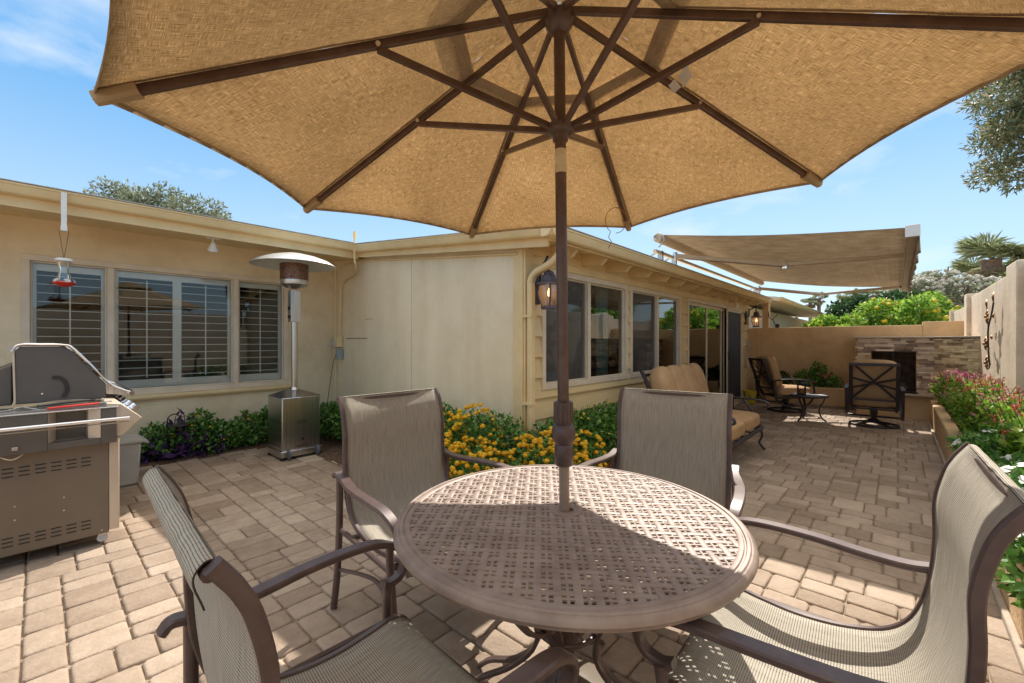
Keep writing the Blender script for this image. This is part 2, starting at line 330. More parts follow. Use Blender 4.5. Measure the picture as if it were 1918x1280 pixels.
M['stone'] = mat('ledger_stone', (.22, .15, .11), (.88, .70, .52), .85, ns=7, island=True, bump=.7, bs=30, bd=.01, ramp=(.24, .72))
M['stone_lit'] = mat('ledger_stone_lit', (.32, .22, .14), (.95, .78, .50), .85, ns=7, island=True, bump=.7, bs=30, bd=.01, ramp=(.2, .66))  # paler copy of the ledger stone: the wing's stronger light is in its colour
M['cap'] = mat('stone_cap', (.40, .33, .26), (.50, .42, .33), .8, ns=8, bump=.4)
M['trunk'] = mat('bark', (.16, .11, .08), (.28, .20, .15), .95, ns=10, bump=.8, bd=.03)
M['stem'] = mat('green_stem', (.12, .13, .05), None, .8)
M['leaf'] = ramp_leaf('lantana_leaf', [(.035, .10, .018), (.08, .21, .035), (.15, .32, .06), (.23, .42, .10)])
M['leaf2'] = ramp_leaf('bright_leaf', [(.07, .17, .02), (.15, .31, .03), (.28, .46, .05), (.45, .56, .10)], .5)
M['leafdark'] = ramp_leaf('dark_leaf', [(.012, .035, .01), (.025, .07, .015), (.05, .12, .025)])
M['leafpurple'] = ramp_leaf('purple_leaf', [(.025, .01, .045), (.06, .022, .10), (.11, .05, .20)], .15)
M['olive'] = ramp_leaf('olive_leaf', [(.12, .14, .08), (.22, .25, .15), (.36, .39, .27)], .4)
M['conifer'] = ramp_leaf('conifer_leaf', [(.06, .09, .045), (.11, .15, .07), (.22, .24, .12), (.34, .27, .16)], .4)
M['palmleaf'] = ramp_leaf('palm_leaf', [(.15, .19, .08), (.30, .34, .17), (.50, .52, .32)], .4)
M['drypalm'] = ramp_leaf('dry_palm_leaf', [(.28, .21, .11), (.40, .31, .17)], .3)
M['fyellow'] = ramp_leaf('yellow_petals', [(.80, .30, .0), (.85, .45, .0), (.88, .60, .02), (.9, .66, .05)], .25)
M['fyellow2'] = ramp_leaf('bright_yellow_petals', [(.85, .60, .02), (.9, .75, .05)], .3)
M['fpink'] = ramp_leaf('pink_petals', [(.62, .14, .18), (.74, .34, .32), (.82, .55, .46), (.72, .22, .36)], .3)
M['fred'] = ramp_leaf('red_petals', [(.50, .03, .03), (.68, .16, .10), (.74, .36, .25)], .3)
M['fwhite'] = ramp_leaf('white_petals', [(.8, .78, .74), (.86, .86, .84)], .35)
M['fmag'] = ramp_leaf('magenta_petals', [(.60, .04, .32), (.75, .12, .45)], .3)
M['paleblossom'] = ramp_leaf('pale_blossom', [(.62, .58, .48), (.80, .76, .66), (.9, .88, .8)], .5)
M['tile'] = mat('clay_tile', (.32, .10, .06), (.50, .22, .14), .85, ns=20)
M['rust'] = mat('rusted_copper', (.22, .08, .03), (.50, .24, .08), .5, metal=.6, ns=14)
M['pale_wall'] = mat('neighbour_wall', (.66, .60, .46), (.72, .66, .52), .85, ns=2)
M['wood'] = mat('pole_wood', (.20, .09, .06), (.28, .14, .10), .9, ns=8)

# ---------------------------------------------------------------- ground and paving
g = MB(); g.quad((-300, -300, -.06), (300, -300, -.06), (300, 300, -.06), (-300, 300, -.06)); tag(g.build('ground', M['dirt'], sm=False), None, None, kind='structure')
g = MB(); g.box(-4, 11.0, -.42, 6.4, -.05, -.014); tag(g.build('paving_base', M['grout'], sm=False), None, None, kind='structure')
BED_X = 2.44
def in_bed(x, y):
    if y > 5.93 and x < 3.1: return True
    if x > 3.0 and y > 2.56: return True
    if x > BED_X and y > 2.03 and x < 5.05: return True
    if x > BED_X - .35 and x < 3.1 and 2.0 < y < 3.7: return x > BED_X - .3 + .25 * (y - 2.0)
    if x > BED_X and y > 2.0 and x < 3.0: return True
    return False
U = .067
nx, ny = int(15 / U), int(6.8 / U); occ = [[False] * nx for _ in range(ny)]
pv = MB()
def paver(x0, y0, w, h):
    cx, cy = -4 + (x0 + w / 2) * U, -.41 + (y0 + h / 2) * U
    if in_bed(cx, cy): return
    a, b = w * U / 2 - .0035, h * U / 2 - .0035; z = rnd.uniform(-.002, .002); rot = rnd.uniform(-.012, .012)
    tx, ty = rnd.uniform(-.008, .008), rnd.uniform(-.008, .008); rings = []
    cut = .012
    for (ins, zz) in ((0, -.03), (0, -.007), (.0045, -.0015), (.012, 0)):
        A, B = a - ins, b - ins; q = cut; ring = []
        for (x, y) in ((-A + q, -B), (A - q, -B), (A, -B + q), (A, B - q), (A - q, B), (-A + q, B), (-A, B - q), (-A, -B + q)):
            jx, jy = (rnd.uniform(-.0012, .0012) for _ in range(2)) if ins < .01 else (0, 0)
            X, Y = x + jx, y + jy
            ring.append((cx + X * math.cos(rot) - Y * math.sin(rot), cy + X * math.sin(rot) + Y * math.cos(rot), z + zz + X * tx + Y * ty))
        rings.append(pv.add(ring))
    for r0, r1 in zip(rings, rings[1:]):
        for k in range(8): k2 = (k + 1) % 8; pv.face((r0 + k, r0 + k2, r1 + k2, r1 + k))
    pv.face([rings[-1] + k for k in range(8)])
for j in range(ny):
    i = 0
    while i < nx:
        if occ[j][i]: i += 1; continue
        r = 0
        while i + r < nx and not occ[j][i + r]: r += 1
        opts = [(3, 3)] * 3 + [(3, 2)] * 4 + [(2, 3)] * 2 + [(4, 2)] * 1 + [(4, 3)] * 1
        rnd.shuffle(opts); done = False
        for w, h in opts + [(2, 2), (3, 3), (4, 3)]:
            if w <= r and r - w != 1:
                if w == r or True:
                    for y in range(j, min(ny, j + h)):
                        for x in range(i, i + w): occ[y][x] = True
                    paver(i, j, w, h); i += w; done = True; break
        if not done:
            occ[j][i] = True; i += 1
o = pv.build('patio_paving', M['paver'], ang=60); tag(o, None, None, kind='structure')
# a few fallen petals and crumbs
g = MB()
for _ in range(70):
    px_, py_ = rnd.uniform(1735, 1760), 0
    x, y = rnd.choice([(rnd.uniform(3, 9.6), rnd.uniform(-.39, -.25)), (rnd.uniform(1.2, 2.5), rnd.uniform(4.6, 5.8)), (rnd.uniform(9.2, 9.9), rnd.uniform(-.38, .1))])
    a = rnd.uniform(0, 6.28); s_ = rnd.uniform(.006, .014)
    g.quad((x, y, .004), (x + s_ * math.cos(a), y + s_ * math.sin(a), .006), (x + s_ * math.cos(a + .8), y + s_ * math.sin(a + .8), .009), (x + s_ * .6 * math.cos(a + 1.5), y + s_ * .6 * math.sin(a + 1.5), .005))
tag(g.build('fallen_petals', M['paleblossom'], sm=False), 'dry pale petals scattered on the brick paving by the planter and beds', 'petals', kind='stuff')
g = MB()
def soil(x0, x1, y0, y1, zc):
    n = 24
    def f(u, v): x = x0 + (x1 - x0) * u; y = y0 + (y1 - y0) * v; e = min(u, 1 - u, v, 1 - v) * 6; return (x, y, -.015 + min(1, e) * (zc + .02 * noise.noise((x * 6, y * 6, 0))))
    g.grid(f, n, n)
soil(-4, 3.0, 5.9, 6.33, .03); soil(2.1, 3.0, 2.0, 6.0, .028); soil(2.9, 5.1, 1.98, 2.56, .026)
tag(g.build('bed_soil', M['mulch']), None, None, kind='structure')

# ---------------------------------------------------------------- house
H = thing('house', 'cream stucco and lap sided house wrapping the corner of the patio', 'house', (3, 2.555, 0))
WT = 2.555; WL = 6.33; WM = 3.0
def px_s(px, t=WT): return atx(px, t)[0]
# left wing wall with its window opening
LX0, LX1, LZ0, LZ1 = -.11, 2.35, .73, 2.19
g = MB()
g.box(-5, LX0, WL, WL + .2, -.05, 2.62); g.box(LX1, WM + .15, WL, WL + .2, -.05, 2.62); g.box(LX0, LX1, WL, WL + .2, -.05, LZ0); g.box(LX0, LX1, WL, WL + .2, LZ1, 2.62)
# block courses: shallow grooves between painted blocks
g.build('brick_wall', M['wall'], H, sm=False)
g = MB()
for k in range(1, 13):
    z = k * .203
    segs = [(-5, 3.0)] if z < LZ0 or z > LZ1 else [(-5, LX0), (LX1, 3.0)]
    for a, b in segs:
        n = max(2, int((b - a) / .12))
        g.tube([(a + (b - a) * i / n, WL - .0005, z + .004 * noise.noise((i * .7, k, 0))) for i in range(n + 1)], [.0022 + .0018 * noise.noise((i * .9, k * 3.1, 5)) for i in range(n + 1)], 5)
g.build('mortar_line', M['wall'], H)
# mid wall (panel), corner board
g = MB(); y0 = WT + .0
g.prism([(y0 + .12, -.05), (WL, -.05), (WL, 2.60), (y0 + .12, 2.20)], 0, WM, WM + .12)
g.build('panel_wall', M['panel'], H, sm=False)
g = MB(); g.box(WM - .012, WM + .10, WT + .005, WT + .12, -.05, 2.2); g.box(WM + .0, WM + .10, WT - .018, WT + .005, -.05, 2.2)
g.build('corner_board', M['trim'], H, bevel=.003)
g = MB()
for yy in (4.32,): g.box(WM - .0012, WM, yy, yy + .003, .0, 2.35)
g.box(WM - .0035, WM, 5.35, 5.95, 1.37, 1.38); g.box(WM - .003, WM, 5.2, 5.4, 1.63, 1.634)
g.build('panel_seam', M['grillbrown'], H, sm=False)
g = MB(); r = random.Random(4)
for zc, n in ((2.0, 5), (1.86, 9), (1.27, 6), (1.18, 3)):
    for _ in range(n):
        yy, zz = 2.74 + r.uniform(-.02, .03), zc + r.uniform(-.05, .05); a_, b_ = r.uniform(.003, .008), r.uniform(.006, .022)
        g.quad((WM - .002, yy, zz), (WM - .002, yy + a_, zz + b_ * .4), (WM - .002, yy + a_ * .3, zz + b_), (WM - .002, yy - a_ * .8, zz + b_ * .5))
tag(g.build('paint_chips', M['white'], H, sm=False), None, None, kind='stuff')
# facade: lapped boards between the openings
FX1 = 10.93
W1 = (3.24, 4.99, .86, 2.04); W2 = (5.07, 6.78, .86, 2.04); DR = (7.09, 10.42, .03, 2.04)
def facade_segs(z):
    out = []; x = WM + .1
    for a, b, z0, z1 in (W1, W2, DR):
        if z0 - .001 <= z < z1:
            out.append((x, a)); x = b
    out.append((x, FX1)); return out
g = MB(); z = .0; course = .197
zs = [.0]
while zs[-1] < 2.2: zs.append(zs[-1] + course)
marks = sorted(set(zs + [.86, .03, 2.04]))
for z0, z1 in zip(marks, marks[1:]):
    base = max(q for q in zs if q <= z0 + 1e-6)
    for a, b in facade_segs(z0 + .001):
        if b - a < .02: continue
        def off(z): return .030 * (1 - (z - base) / course) + .002
        if z0 >= 2.0: g.box(a, b, WT - .012, WT + .05, z0, z1)
        else: g.prism([(WT + .05, z0), (WT - off(z0), z0), (WT - off(min(z1, base + course - 1e-6)), z1), (WT + .05, z1)], 0, a, b)
g.build('lap_siding', M['siding'], H, sm=False)
# right end wall of the facade
g = MB(); g.box(FX1 - .02, FX1 + .1, WT - .015, 6, -.05, 2.3); g.build('end_wall', M['siding'], H, sm=False)
# interior shell
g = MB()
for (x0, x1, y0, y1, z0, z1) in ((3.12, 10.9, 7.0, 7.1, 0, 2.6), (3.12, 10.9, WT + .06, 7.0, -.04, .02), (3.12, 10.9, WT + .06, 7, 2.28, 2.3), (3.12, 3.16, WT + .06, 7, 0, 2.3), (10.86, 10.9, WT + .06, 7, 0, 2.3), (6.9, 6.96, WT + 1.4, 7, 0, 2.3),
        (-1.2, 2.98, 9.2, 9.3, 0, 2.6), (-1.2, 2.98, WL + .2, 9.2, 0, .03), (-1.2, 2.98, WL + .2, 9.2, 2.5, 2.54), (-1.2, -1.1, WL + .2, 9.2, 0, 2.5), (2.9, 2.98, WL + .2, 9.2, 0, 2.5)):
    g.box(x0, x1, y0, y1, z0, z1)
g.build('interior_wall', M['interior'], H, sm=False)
# some furniture shapes indoors seen dimly through the glass
ib = thing('indoor_sofa', 'grey sofa indoors behind the window next to the lantern', 'sofa', (3.9, 3.4, 0))
g = MB(); g.ball((3.9, 3.35, .62), (.75, .16, .34), 24, 12, .35); g.build('backrest', M['curtain'], ib); g = MB(); g.ball((3.9, 3.75, .4), (.75, .4, .2), 24, 12, .35); g.build('seat', M['curtain'], ib)

def window(parent_name, x0, x1, z0, z1, y, mull, panes_mat, fw=.055, depth=.05, shutters=False, sill=True):
    fr = MB()
    yy0, yy1 = y - .035, y + .06
    fr.box(x0, x1, yy0, yy1, z0, z0 + fw); fr.box(x0, x1, yy0, yy1, z1 - fw, z1); fr.box(x0, x0 + fw, yy0, yy1, z0 + fw, z1 - fw); fr.box(x1 - fw, x1, yy0, yy1, z0 + fw, z1 - fw)
    for m in mull: fr.box(m - .028, m + .028, yy0 + .005, yy1, z0 + fw, z1 - fw)
    # inner sash lip
    xs = [x0 + fw] + sum([[m - .028, m + .028] for m in mull], []) + [x1 - fw]
    w = thing_part(parent_name, H)
    f = fr.build('frame', M['winframe'], w, bevel=.004)
    for a, b in zip(xs[::2], xs[1::2]):
        sb = MB(); e = .016; q0, q1 = y + .0, y + .03
        sb.box(a + .001, b - .001, q0, q1, z0 + fw + .001, z0 + fw + e); sb.box(a + .001, b - .001, q0, q1, z1 - fw - e, z1 - fw - .001); sb.box(a + .001, a + e, q0, q1, z0 + fw + e, z1 - fw - e); sb.box(b - e, b - .001, q0, q1, z0 + fw + e, z1 - fw - e)
        sb.build('sash', M['winframe'], w, bevel=.002)
        p = MB(); p.quad((a + e, y + .018, z0 + fw + e), (b - e, y + .018, z0 + fw + e), (b - e, y + .018, z1 - fw - e), (a + e, y + .018, z1 - fw - e)); p.build('pane', panes_mat, w, sm=False)
    if sill:
        s_ = MB(); s_.prism([(y - .075, z0 - .035), (y - .07, z0 - .002), (y + .02, z0 - .001), (y + .02, z0 - .06), (y - .06, z0 - .06)], 0, x0 - .04, x1 + .04); s_.build('sill', M['trim'], w, bevel=.004)
    return w, list(zip(xs[::2], xs[1::2]))
def thing_part(name, parent):
    # an empty part that carries sub-parts
    o = bpy.data.objects.new(name, None); o.empty_display_size = .1; sc.collection.objects.link(o); o.parent = parent; ORG[o.name] = ORG[parent.name]; return o
wl, spans = window('window', LX0, LX1, LZ0, LZ1, WL + .02, [.53, 1.71], M['glassL'], fw=.06)
(a0, b0), (a1, b1), (a2, b2) = spans
mid = (a1 + b1) / 2
g = MB()
for (xa, xb) in ((a0, b0), (a1, mid), (mid, b1), (a2, b2)):
    ya, yb = WL + .085, WL + .11; st = .042; zA, zB = LZ0 + .075, LZ1 - .075
    g.box(xa, xa + st, ya, yb, zA, zB); g.box(xb - st, xb, ya, yb, zA, zB); g.box(xa + st, xb - st, ya, yb, zA, zA + .09); g.box(xa + st, xb - st, ya, yb, zB - .07, zB)
    n = 13
    for k in range(n):
        z = zA + .135 + (zB - zA - .25) * k / (n - 1)
        g.obox(((xa + xb) / 2, (ya + yb) / 2, z), (xb - xa - 2 * st - .006, .05, .007), Matrix.Rotation(R_(4), 3, 'X'))
    g.box((xa + xb) / 2 - .006, (xa + xb) / 2 + .006, ya - .022, ya - .012, zA + .11, zB - .09)
g.build('shutter', M['shutter'], wl, bevel=.002)
window('window', *W1[:2], W1[2], W1[3], WT - .0, [px_s(1100)], M['glass'], sill=False)
window('window', *W2[:2], W2[2], W2[3], WT - .0, [px_s(1229)], M['glass'], sill=False)
for (xa, xb) in ((W1[0] + .07, px_s(1100) - .04), (W2[0] + .07, px_s(1229) - .04)):
    g = MB(); g.quad((xa, WT - .004, .93), (xb, WT - .004, .93), (xb, WT - .004, 1.97), (xa, WT - .004, 1.97)); g.build('window_screen', M['mesh'], H, sm=False)
# curtains inside
for (xa, xb) in ((4.62, 4.86), (3.34, 3.48)):
    g = MB()
    def f(u, v, xa=xa, xb=xb): return (xa + (xb - xa) * u, WT + .2 + .03 * math.sin(u * 19), .1 + 2.1 * v)
    g.grid(f, 30, 2); g.build('curtain', M['curtain'], H)
# sliding door
dw = thing_part('sliding_door', H)
g = MB(); x0, x1, z0, z1 = DR
g.box(x0, x1, WT - .035, WT + .08, z1 - .05, z1); g.box(x0, x0 + .05, WT - .035, WT + .08, z0, z1 - .05); g.box(x1 - .05, x1, WT - .035, WT + .08, z0, z1 - .05); g.box(x0, x1, WT - .05, WT + .08, -.01, z0)
g.build('frame', M['winframe'], dw, bevel=.004)
for (pa, pb, yo, mt, fm) in ((DR[0] + .05, 8.17, .02, 'glass', 'winframe'), (8.17, 9.08, .035, 'glass', 'winframe'), (9.05, 9.32, .05, 'glass', 'tanmetal'), (9.3, 10.37, -.01, 'screen', 'winframe')):
    g = MB(); st = .045; y = WT + yo; pb2 = pb - .002
    g.box(pa, pa + st, y - .012, y + .012, z0, z1 - .05); g.box(pb2 - st, pb2, y - .012, y + .012, z0, z1 - .05); g.box(pa + st, pb2 - st, y - .012, y + .012, z0, z0 + .08); g.box(pa + st, pb2 - st, y - .012, y + .012, z1 - .1, z1 - .05)
    g.build('door_panel', M[fm], dw, bevel=.003)
    g = MB(); g.quad((pa + st, y, z0 + .08), (pb2 - st, y, z0 + .08), (pb2 - st, y, z1 - .1), (pa + st, y, z1 - .1)); g.build('pane', M[mt], dw, sm=False)
g = MB(); g.box(9.315, 9.335, WT - .06, WT - .03, .95, 1.13); g.build('door_handle', M['black'], dw, bevel=.004)
# eaves: roof slabs, gutters, fascia
SL = .103
def zr(t): return 2.235 + SL * (t - 2.18)
RX0 = WM - .11
TE = 5.40
g = MB()
for (x0, x1, t0, t1) in ((RX0, FX1 + .12, 2.18, 5.35), (RX0, FX1 + .12, 5.35, 12)):
    i = g.add([(x, t, zr(t) + dz) for dz in (0, .05) for x, t in ((x0, t0), (x1, t0), (x1, t1), (x0, t1))])
    for q in ((0, 3, 2, 1), (4, 5, 6, 7), (0, 1, 5, 4), (1, 2, 6, 5), (2, 3, 7, 6), (3, 0, 4, 7)): g.face([i + k for k in q])
i = g.add([(x, t, zr(t) + dz) for dz in (.002, .052) for x, t in ((-6, TE), (RX0 - .002, TE), (RX0 - .002, 12), (-6, 12))])
for q in ((0, 3, 2, 1), (4, 5, 6, 7), (0, 1, 5, 4), (1, 2, 6, 5), (2, 3, 7, 6), (3, 0, 4, 7)): g.face([i + k for k in q])
rf = g.build('roof', M['trim'], H, sm=False)
g = MB()
for (A, B, out) in (((-6, TE, zr(TE)), (RX0 - .11, TE, zr(TE)), (0, -1, 0)), ((RX0, TE - .1, zr(TE - .1)), (RX0, 2.18, zr(2.18)), (-1, 0, 0)), ((RX0, 2.18, zr(2.18)), (FX1 + .12, 2.18, zr(2.18)), (0, -1, 0))):
    g.extr([(-.03, .054), (.125, .054), (.125, .06), (-.03, .066)], A, B, out)
g.build('drip_edge', M['roofing'], rf, sm=False)
GP = [(0, .05), (.115, .05), (.118, .035), (.108, .03), (.100, .005), (.078, -.03), (.06, -.04), (0, -.04)]
GI = [(0, -.04), (.06, -.04)]
g = MB()
g.extr(GP, (-6, TE, zr(TE)), (RX0 - .05, TE, zr(TE)), (0, -1, 0)); g.extr(GP, (RX0, TE + .05, zr(TE)), (RX0, 2.18 - .115, zr(2.18)), (-1, 0, 0)); g.extr(GP, (RX0 - .115, 2.18, zr(2.18)), (FX1 + .12, 2.18, zr(2.18)), (0, -1, 0))
g.build('gutter', M['trim'], rf, ang=25)
g = MB()
g.box(-6, RX0, TE - .002, TE + .03, zr(TE) - .125, zr(TE)); g.box(RX0, FX1 + .12, 2.176, 2.21, zr(2.18) - .05, zr(2.18))
g.extr([(.002, 0), (-.03, 0), (-.03, -.10), (.002, -.10)], (RX0, TE + .03, zr(TE)), (RX0, 2.2, zr(2.2)), (-1, 0, 0))
g.build('fascia', M['trim'], rf, sm=False)
g = MB()
g.quad((-6, TE + .03, zr(TE) - .11), (RX0 + .15, TE + .03, zr(TE) - .11), (RX0 + .15, WL, zr(TE) - .02), (-6, WL, zr(TE) - .02))
g.build('soffit', M['trim'], rf, sm=False)
x = 3.4 - .56 * 0
while x < FX1:
    g = MB(); t0, t1 = 2.23, WT
    g.prism([(t0, zr(t0) - .05), (t0 + .07, zr(t0) - .115), (t1, zr(t1) - .125), (t1, zr(t1) - .002), (t0, zr(t0) - .002)], 0, x - .022, x + .022)
    g.build('rafter_tail', M['trim'], rf, sm=False, bevel=.002); x += .555
g = MB(); g.tube([(WM + .12 + i * .4, WT - .03, 2.135 + .006 * math.sin(i * 2.1)) for i in range(20)], .009, 7); g.build('conduit', M['trim'], H)
g = MB(); g.box(WM + .1, FX1, WT - .02, WT - .0125, 2.055, 2.20); g.build('frieze_board', M['trim'], H, sm=False)
# downspout
g = MB(); y = WT - .075
g.bar(smooth([(3.0, 2.13, 2.20), (3.0, 2.14, 2.10), (3.0, 2.24, 2.015), (3.01, 2.42, 1.95), (3.015, y, 1.87), (3.015, y, 1.7), (3.015, y, .05)], 5), .075, .055, (1, 0, 0), .5)
for z in (1.55, .75): g.box(2.97, 3.06, y - .032, WT, z, z + .02)
g.build('downspout', M['trim'], H)
# conduits and boxes
cdt = thing('electrical_conduit', 'cream painted conduit pipe with boxes in the inner corner of the house', 'conduit', (2.95, 6.1, 1.2))
g = MB(); zq = lambda t: zr(t) - .135
g.tube(smooth([(WM - .02, 2.62, zq(2.62)), (WM - .02, 3.6, zq(3.6)), (WM - .02, 4.6, zq(4.6)), (WM - .02, 5.3, zq(5.3)), (WM - .06, 5.9, zq(5.5))], 4), .011, 8)
for t in (3.2, 4.1, 5.0): g.tube([(WM - .034, t, zq(t) - .012), (WM - .034, t, zq(t) - .05), (WM - .028, t - .012, zq(t) - .06)], .003, 6)
g.build('pipe', M['trim'], cdt)
g = MB(); g.tube(smooth([(2.80, 5.32, 2.72), (2.80, 5.32, 2.42), (2.84, 5.36, 2.34), (2.95, 5.6, 2.27), (2.965, 5.9, 2.22), (2.965, 6.03, 2.12), (2.965, 6.04, 1.95), (2.965, 6.06, 1.4)], 5), .014, 8); g.build('pipe', M['trim'], cdt)
g = MB(); g.tube([(2.965, 6.2, 2.4), (2.965, 6.2, .3)], .012, 8); g.tube([(2.80, 5.32, 2.7), (2.80, 5.32, 2.78)], .024, 8); g.build('pipe', M['trim'], cdt)
g = MB(); g.box(2.90, 2.985, 6.02, 6.13, 1.25, 1.40); g.build('box', M['trim'], cdt, bevel=.004)
g = MB(); g.box(2.89, 2.985, 6.10, 6.18, 1.24, 1.38); g.build('box', M['greyplastic'], cdt, bevel=.004)
g = MB(); g.box(2.91, 2.985, 6.01, 6.10, 1.07, 1.22); g.build('outlet_box', mat('outlet_grey', (.30, .36, .38), None, .4), cdt, bevel=.006)
g = MB(); g.tube(smooth([(2.90, 6.06, 1.13), (2.86, 6.07, .98), (2.84, 6.1, .75), (2.80, 6.12, .4), (2.78, 6.14, .1)], 5), .004, 6)
tag(g.build('power_cord', M['black'], origin=(2.8, 6.1, .1)), 'thin black cord hanging from the outlet box behind the tall heater', 'cord')
# neighbour house continuing beyond
nb = thing('neighbour_house', 'low cream house with long eave beyond the back patio wall', 'house', (14, 3.5, 0))
g = MB(); g.box(11.5, 22, 2.75, 8, 0, 2.2); g.build('wall', M['pale_wall'], nb, sm=False)
g = MB()
i = g.add([(x_, t_, 2.27 + .10 * (t_ - 2.0) + dz) for dz in (0, .09) for x_, t_ in ((11.35, 2.05), (22, 2.05), (22, 9), (11.35, 9))])
for q in ((0, 3, 2, 1), (4, 5, 6, 7), (0, 1, 5, 4), (1, 2, 6, 5), (2, 3, 7, 6), (3, 0, 4, 7)): g.face([i + k for k in q])
g.build('roof', M['pale_wall'], nb, sm=False)
g = MB(); g.extr(GP, (11.35, 2.05, 2.30), (22, 2.05, 2.30), (0, -1, 0)); g.build('gutter', M['trim'], nb, sm=False)

# ---------------------------------------------------------------- garden walls, planter, fireplace
YW = -.92; XB = 11.0
gw = thing('garden_wall', 'pale tan stucco garden wall with pillars along the right side planter', 'wall', (6, YW, 0))
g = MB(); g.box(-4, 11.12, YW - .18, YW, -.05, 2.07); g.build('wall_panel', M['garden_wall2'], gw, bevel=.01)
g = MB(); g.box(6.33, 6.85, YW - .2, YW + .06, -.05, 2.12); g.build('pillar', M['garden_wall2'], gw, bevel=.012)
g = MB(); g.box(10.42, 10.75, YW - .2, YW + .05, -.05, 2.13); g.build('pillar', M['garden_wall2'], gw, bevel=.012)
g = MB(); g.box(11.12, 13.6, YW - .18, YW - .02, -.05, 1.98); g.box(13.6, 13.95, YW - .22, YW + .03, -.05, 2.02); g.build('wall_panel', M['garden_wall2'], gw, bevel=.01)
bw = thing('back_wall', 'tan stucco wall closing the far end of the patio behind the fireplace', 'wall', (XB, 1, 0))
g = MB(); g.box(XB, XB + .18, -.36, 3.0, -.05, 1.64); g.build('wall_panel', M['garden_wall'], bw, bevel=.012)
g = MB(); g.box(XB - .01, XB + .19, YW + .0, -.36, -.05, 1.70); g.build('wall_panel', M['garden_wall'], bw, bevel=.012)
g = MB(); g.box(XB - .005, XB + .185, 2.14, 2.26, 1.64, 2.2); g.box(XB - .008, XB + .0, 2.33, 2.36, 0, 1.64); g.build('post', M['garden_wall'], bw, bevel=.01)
ih = MB(); p0 = Vector((XB + .02, 2.0, 1.64))
ih.tube(smooth([p0 + Vector((0, 0, 0)), p0 + Vector((-.02, .03, .12)), p0 + Vector((-.05, .06, .18)), p0 + Vector((-.06, .12, .24)), p0 + Vector((0, .14, .36))], 4), .009, 6)
ih.tube(smooth([p0 + Vector((-.05, .06, .18)), p0 + Vector((-.05, -.02, .26)), p0 + Vector((-.04, -.06, .34))], 4), .007, 6); ih.box(XB, XB + .06, 1.94, 2.0, 1.64, 1.72)
tag(ih.build('iron_ornament', M['darkmetal'], origin=p0), 'small twisted black iron ornament on top of the back wall by the post', 'ornament')
# right planter
pl = thing('raised_planter', 'long low stucco planter at the foot of the garden wall', 'planter', (5, -.5, 0))
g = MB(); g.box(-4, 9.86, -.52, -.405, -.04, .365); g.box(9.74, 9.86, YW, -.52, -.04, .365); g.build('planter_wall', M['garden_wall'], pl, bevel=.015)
g = MB(); g.grid(lambda u, v: (-4 + 13.8 * u, -.915 + .41 * v, .31 + .02 * noise.noise((u * 60, v * 4, 0))), 120, 6); g.build('soil', M['mulch'], pl)
g = MB(); g.box(-4, 9.8, -.405, -.375, -.02, .035); g.build('footing', M['cap'], pl, bevel=.008)
# back planter
pb_ = thing('back_planter', 'low stucco planter box against the back wall left of the fireplace', 'planter', (10.7, 1.3, 0))
g = MB(); g.box(10.55, 10.65, .56, 2.1, -.02, .41); g.box(10.65, XB, 2.0, 2.1, -.02, .41); g.build('planter_wall', M['garden_wall'], pb_, bevel=.012)
g = MB(); g.box(10.65, XB, .56, 2.0, .3, .37); g.build('soil', M['mulch'], pb_)
g = MB(); 
for k in range(9): g.box(10.50, 10.55, .57 + k * .17, .57 + k * .17 + .163, -.01, .06 + .004 * (k % 2))
g.build('kerb', M['paver'], pb_, bevel=.006)
# fireplace
fp = thing('stone_fireplace', 'stacked stone outdoor fireplace in the back corner of the patio', 'fireplace', (10.05, 0, 0))
FX = 10.05; FY0, FY1 = -.48, .56; BX0, BX1 = -.25, .34; Z0, Z1 = .43, 1.385
cr_ = (9.35, YW + .001)
g = MB(); e = .028
g.box(FX + e, XB - .011, FY0 + .0, BX0, Z0, Z1 - .005); g.box(FX + e, XB - .011, BX1, FY1 - e, Z0, Z1 - .005); g.box(FX + e, XB - .011, BX0, BX1, 1.165, Z1 - .005)
g.build('core', M['garden_wall'], fp, sm=False)
g = MB(); g.box(FX + .10, FX + .6, BX0, BX1, .44, .46); g.box(FX + .55, FX + .6, BX0, BX1, .46, 1.165); g.build('firebox', mat('sooty_brick', (.05, .03, .022), (.20, .12, .08), .8, ns=9, bump=.5), fp, sm=False)
g = MB()
for k in range(4): g.tube([(FX + .30, BX0 + .1 + k * .02, .50 + .06 * (k % 2)), (FX + .34, BX1 - .1 - k * .03, .51 + .05 * (k // 2))], .035, 8)
g.build('log', M['trunk'], fp)
g = MB(); g.box(FX - .0, FX + .02, BX0, BX1, 1.14, 1.16); g.box(FX, FX + .02, BX0, BX1, .44, .46); g.box(FX, FX + .02, (BX0 + BX1) / 2 - .008, (BX0 + BX1) / 2 + .008, .46, 1.14)
for k in range(26):
    yy = BX0 + .012 + k * (BX1 - BX0 - .024) / 25; g.tube([(FX + .012, yy, .45), (FX + .012, yy, 1.15)], .0022, 5)
g.build('fire_screen', M['black'], fp)
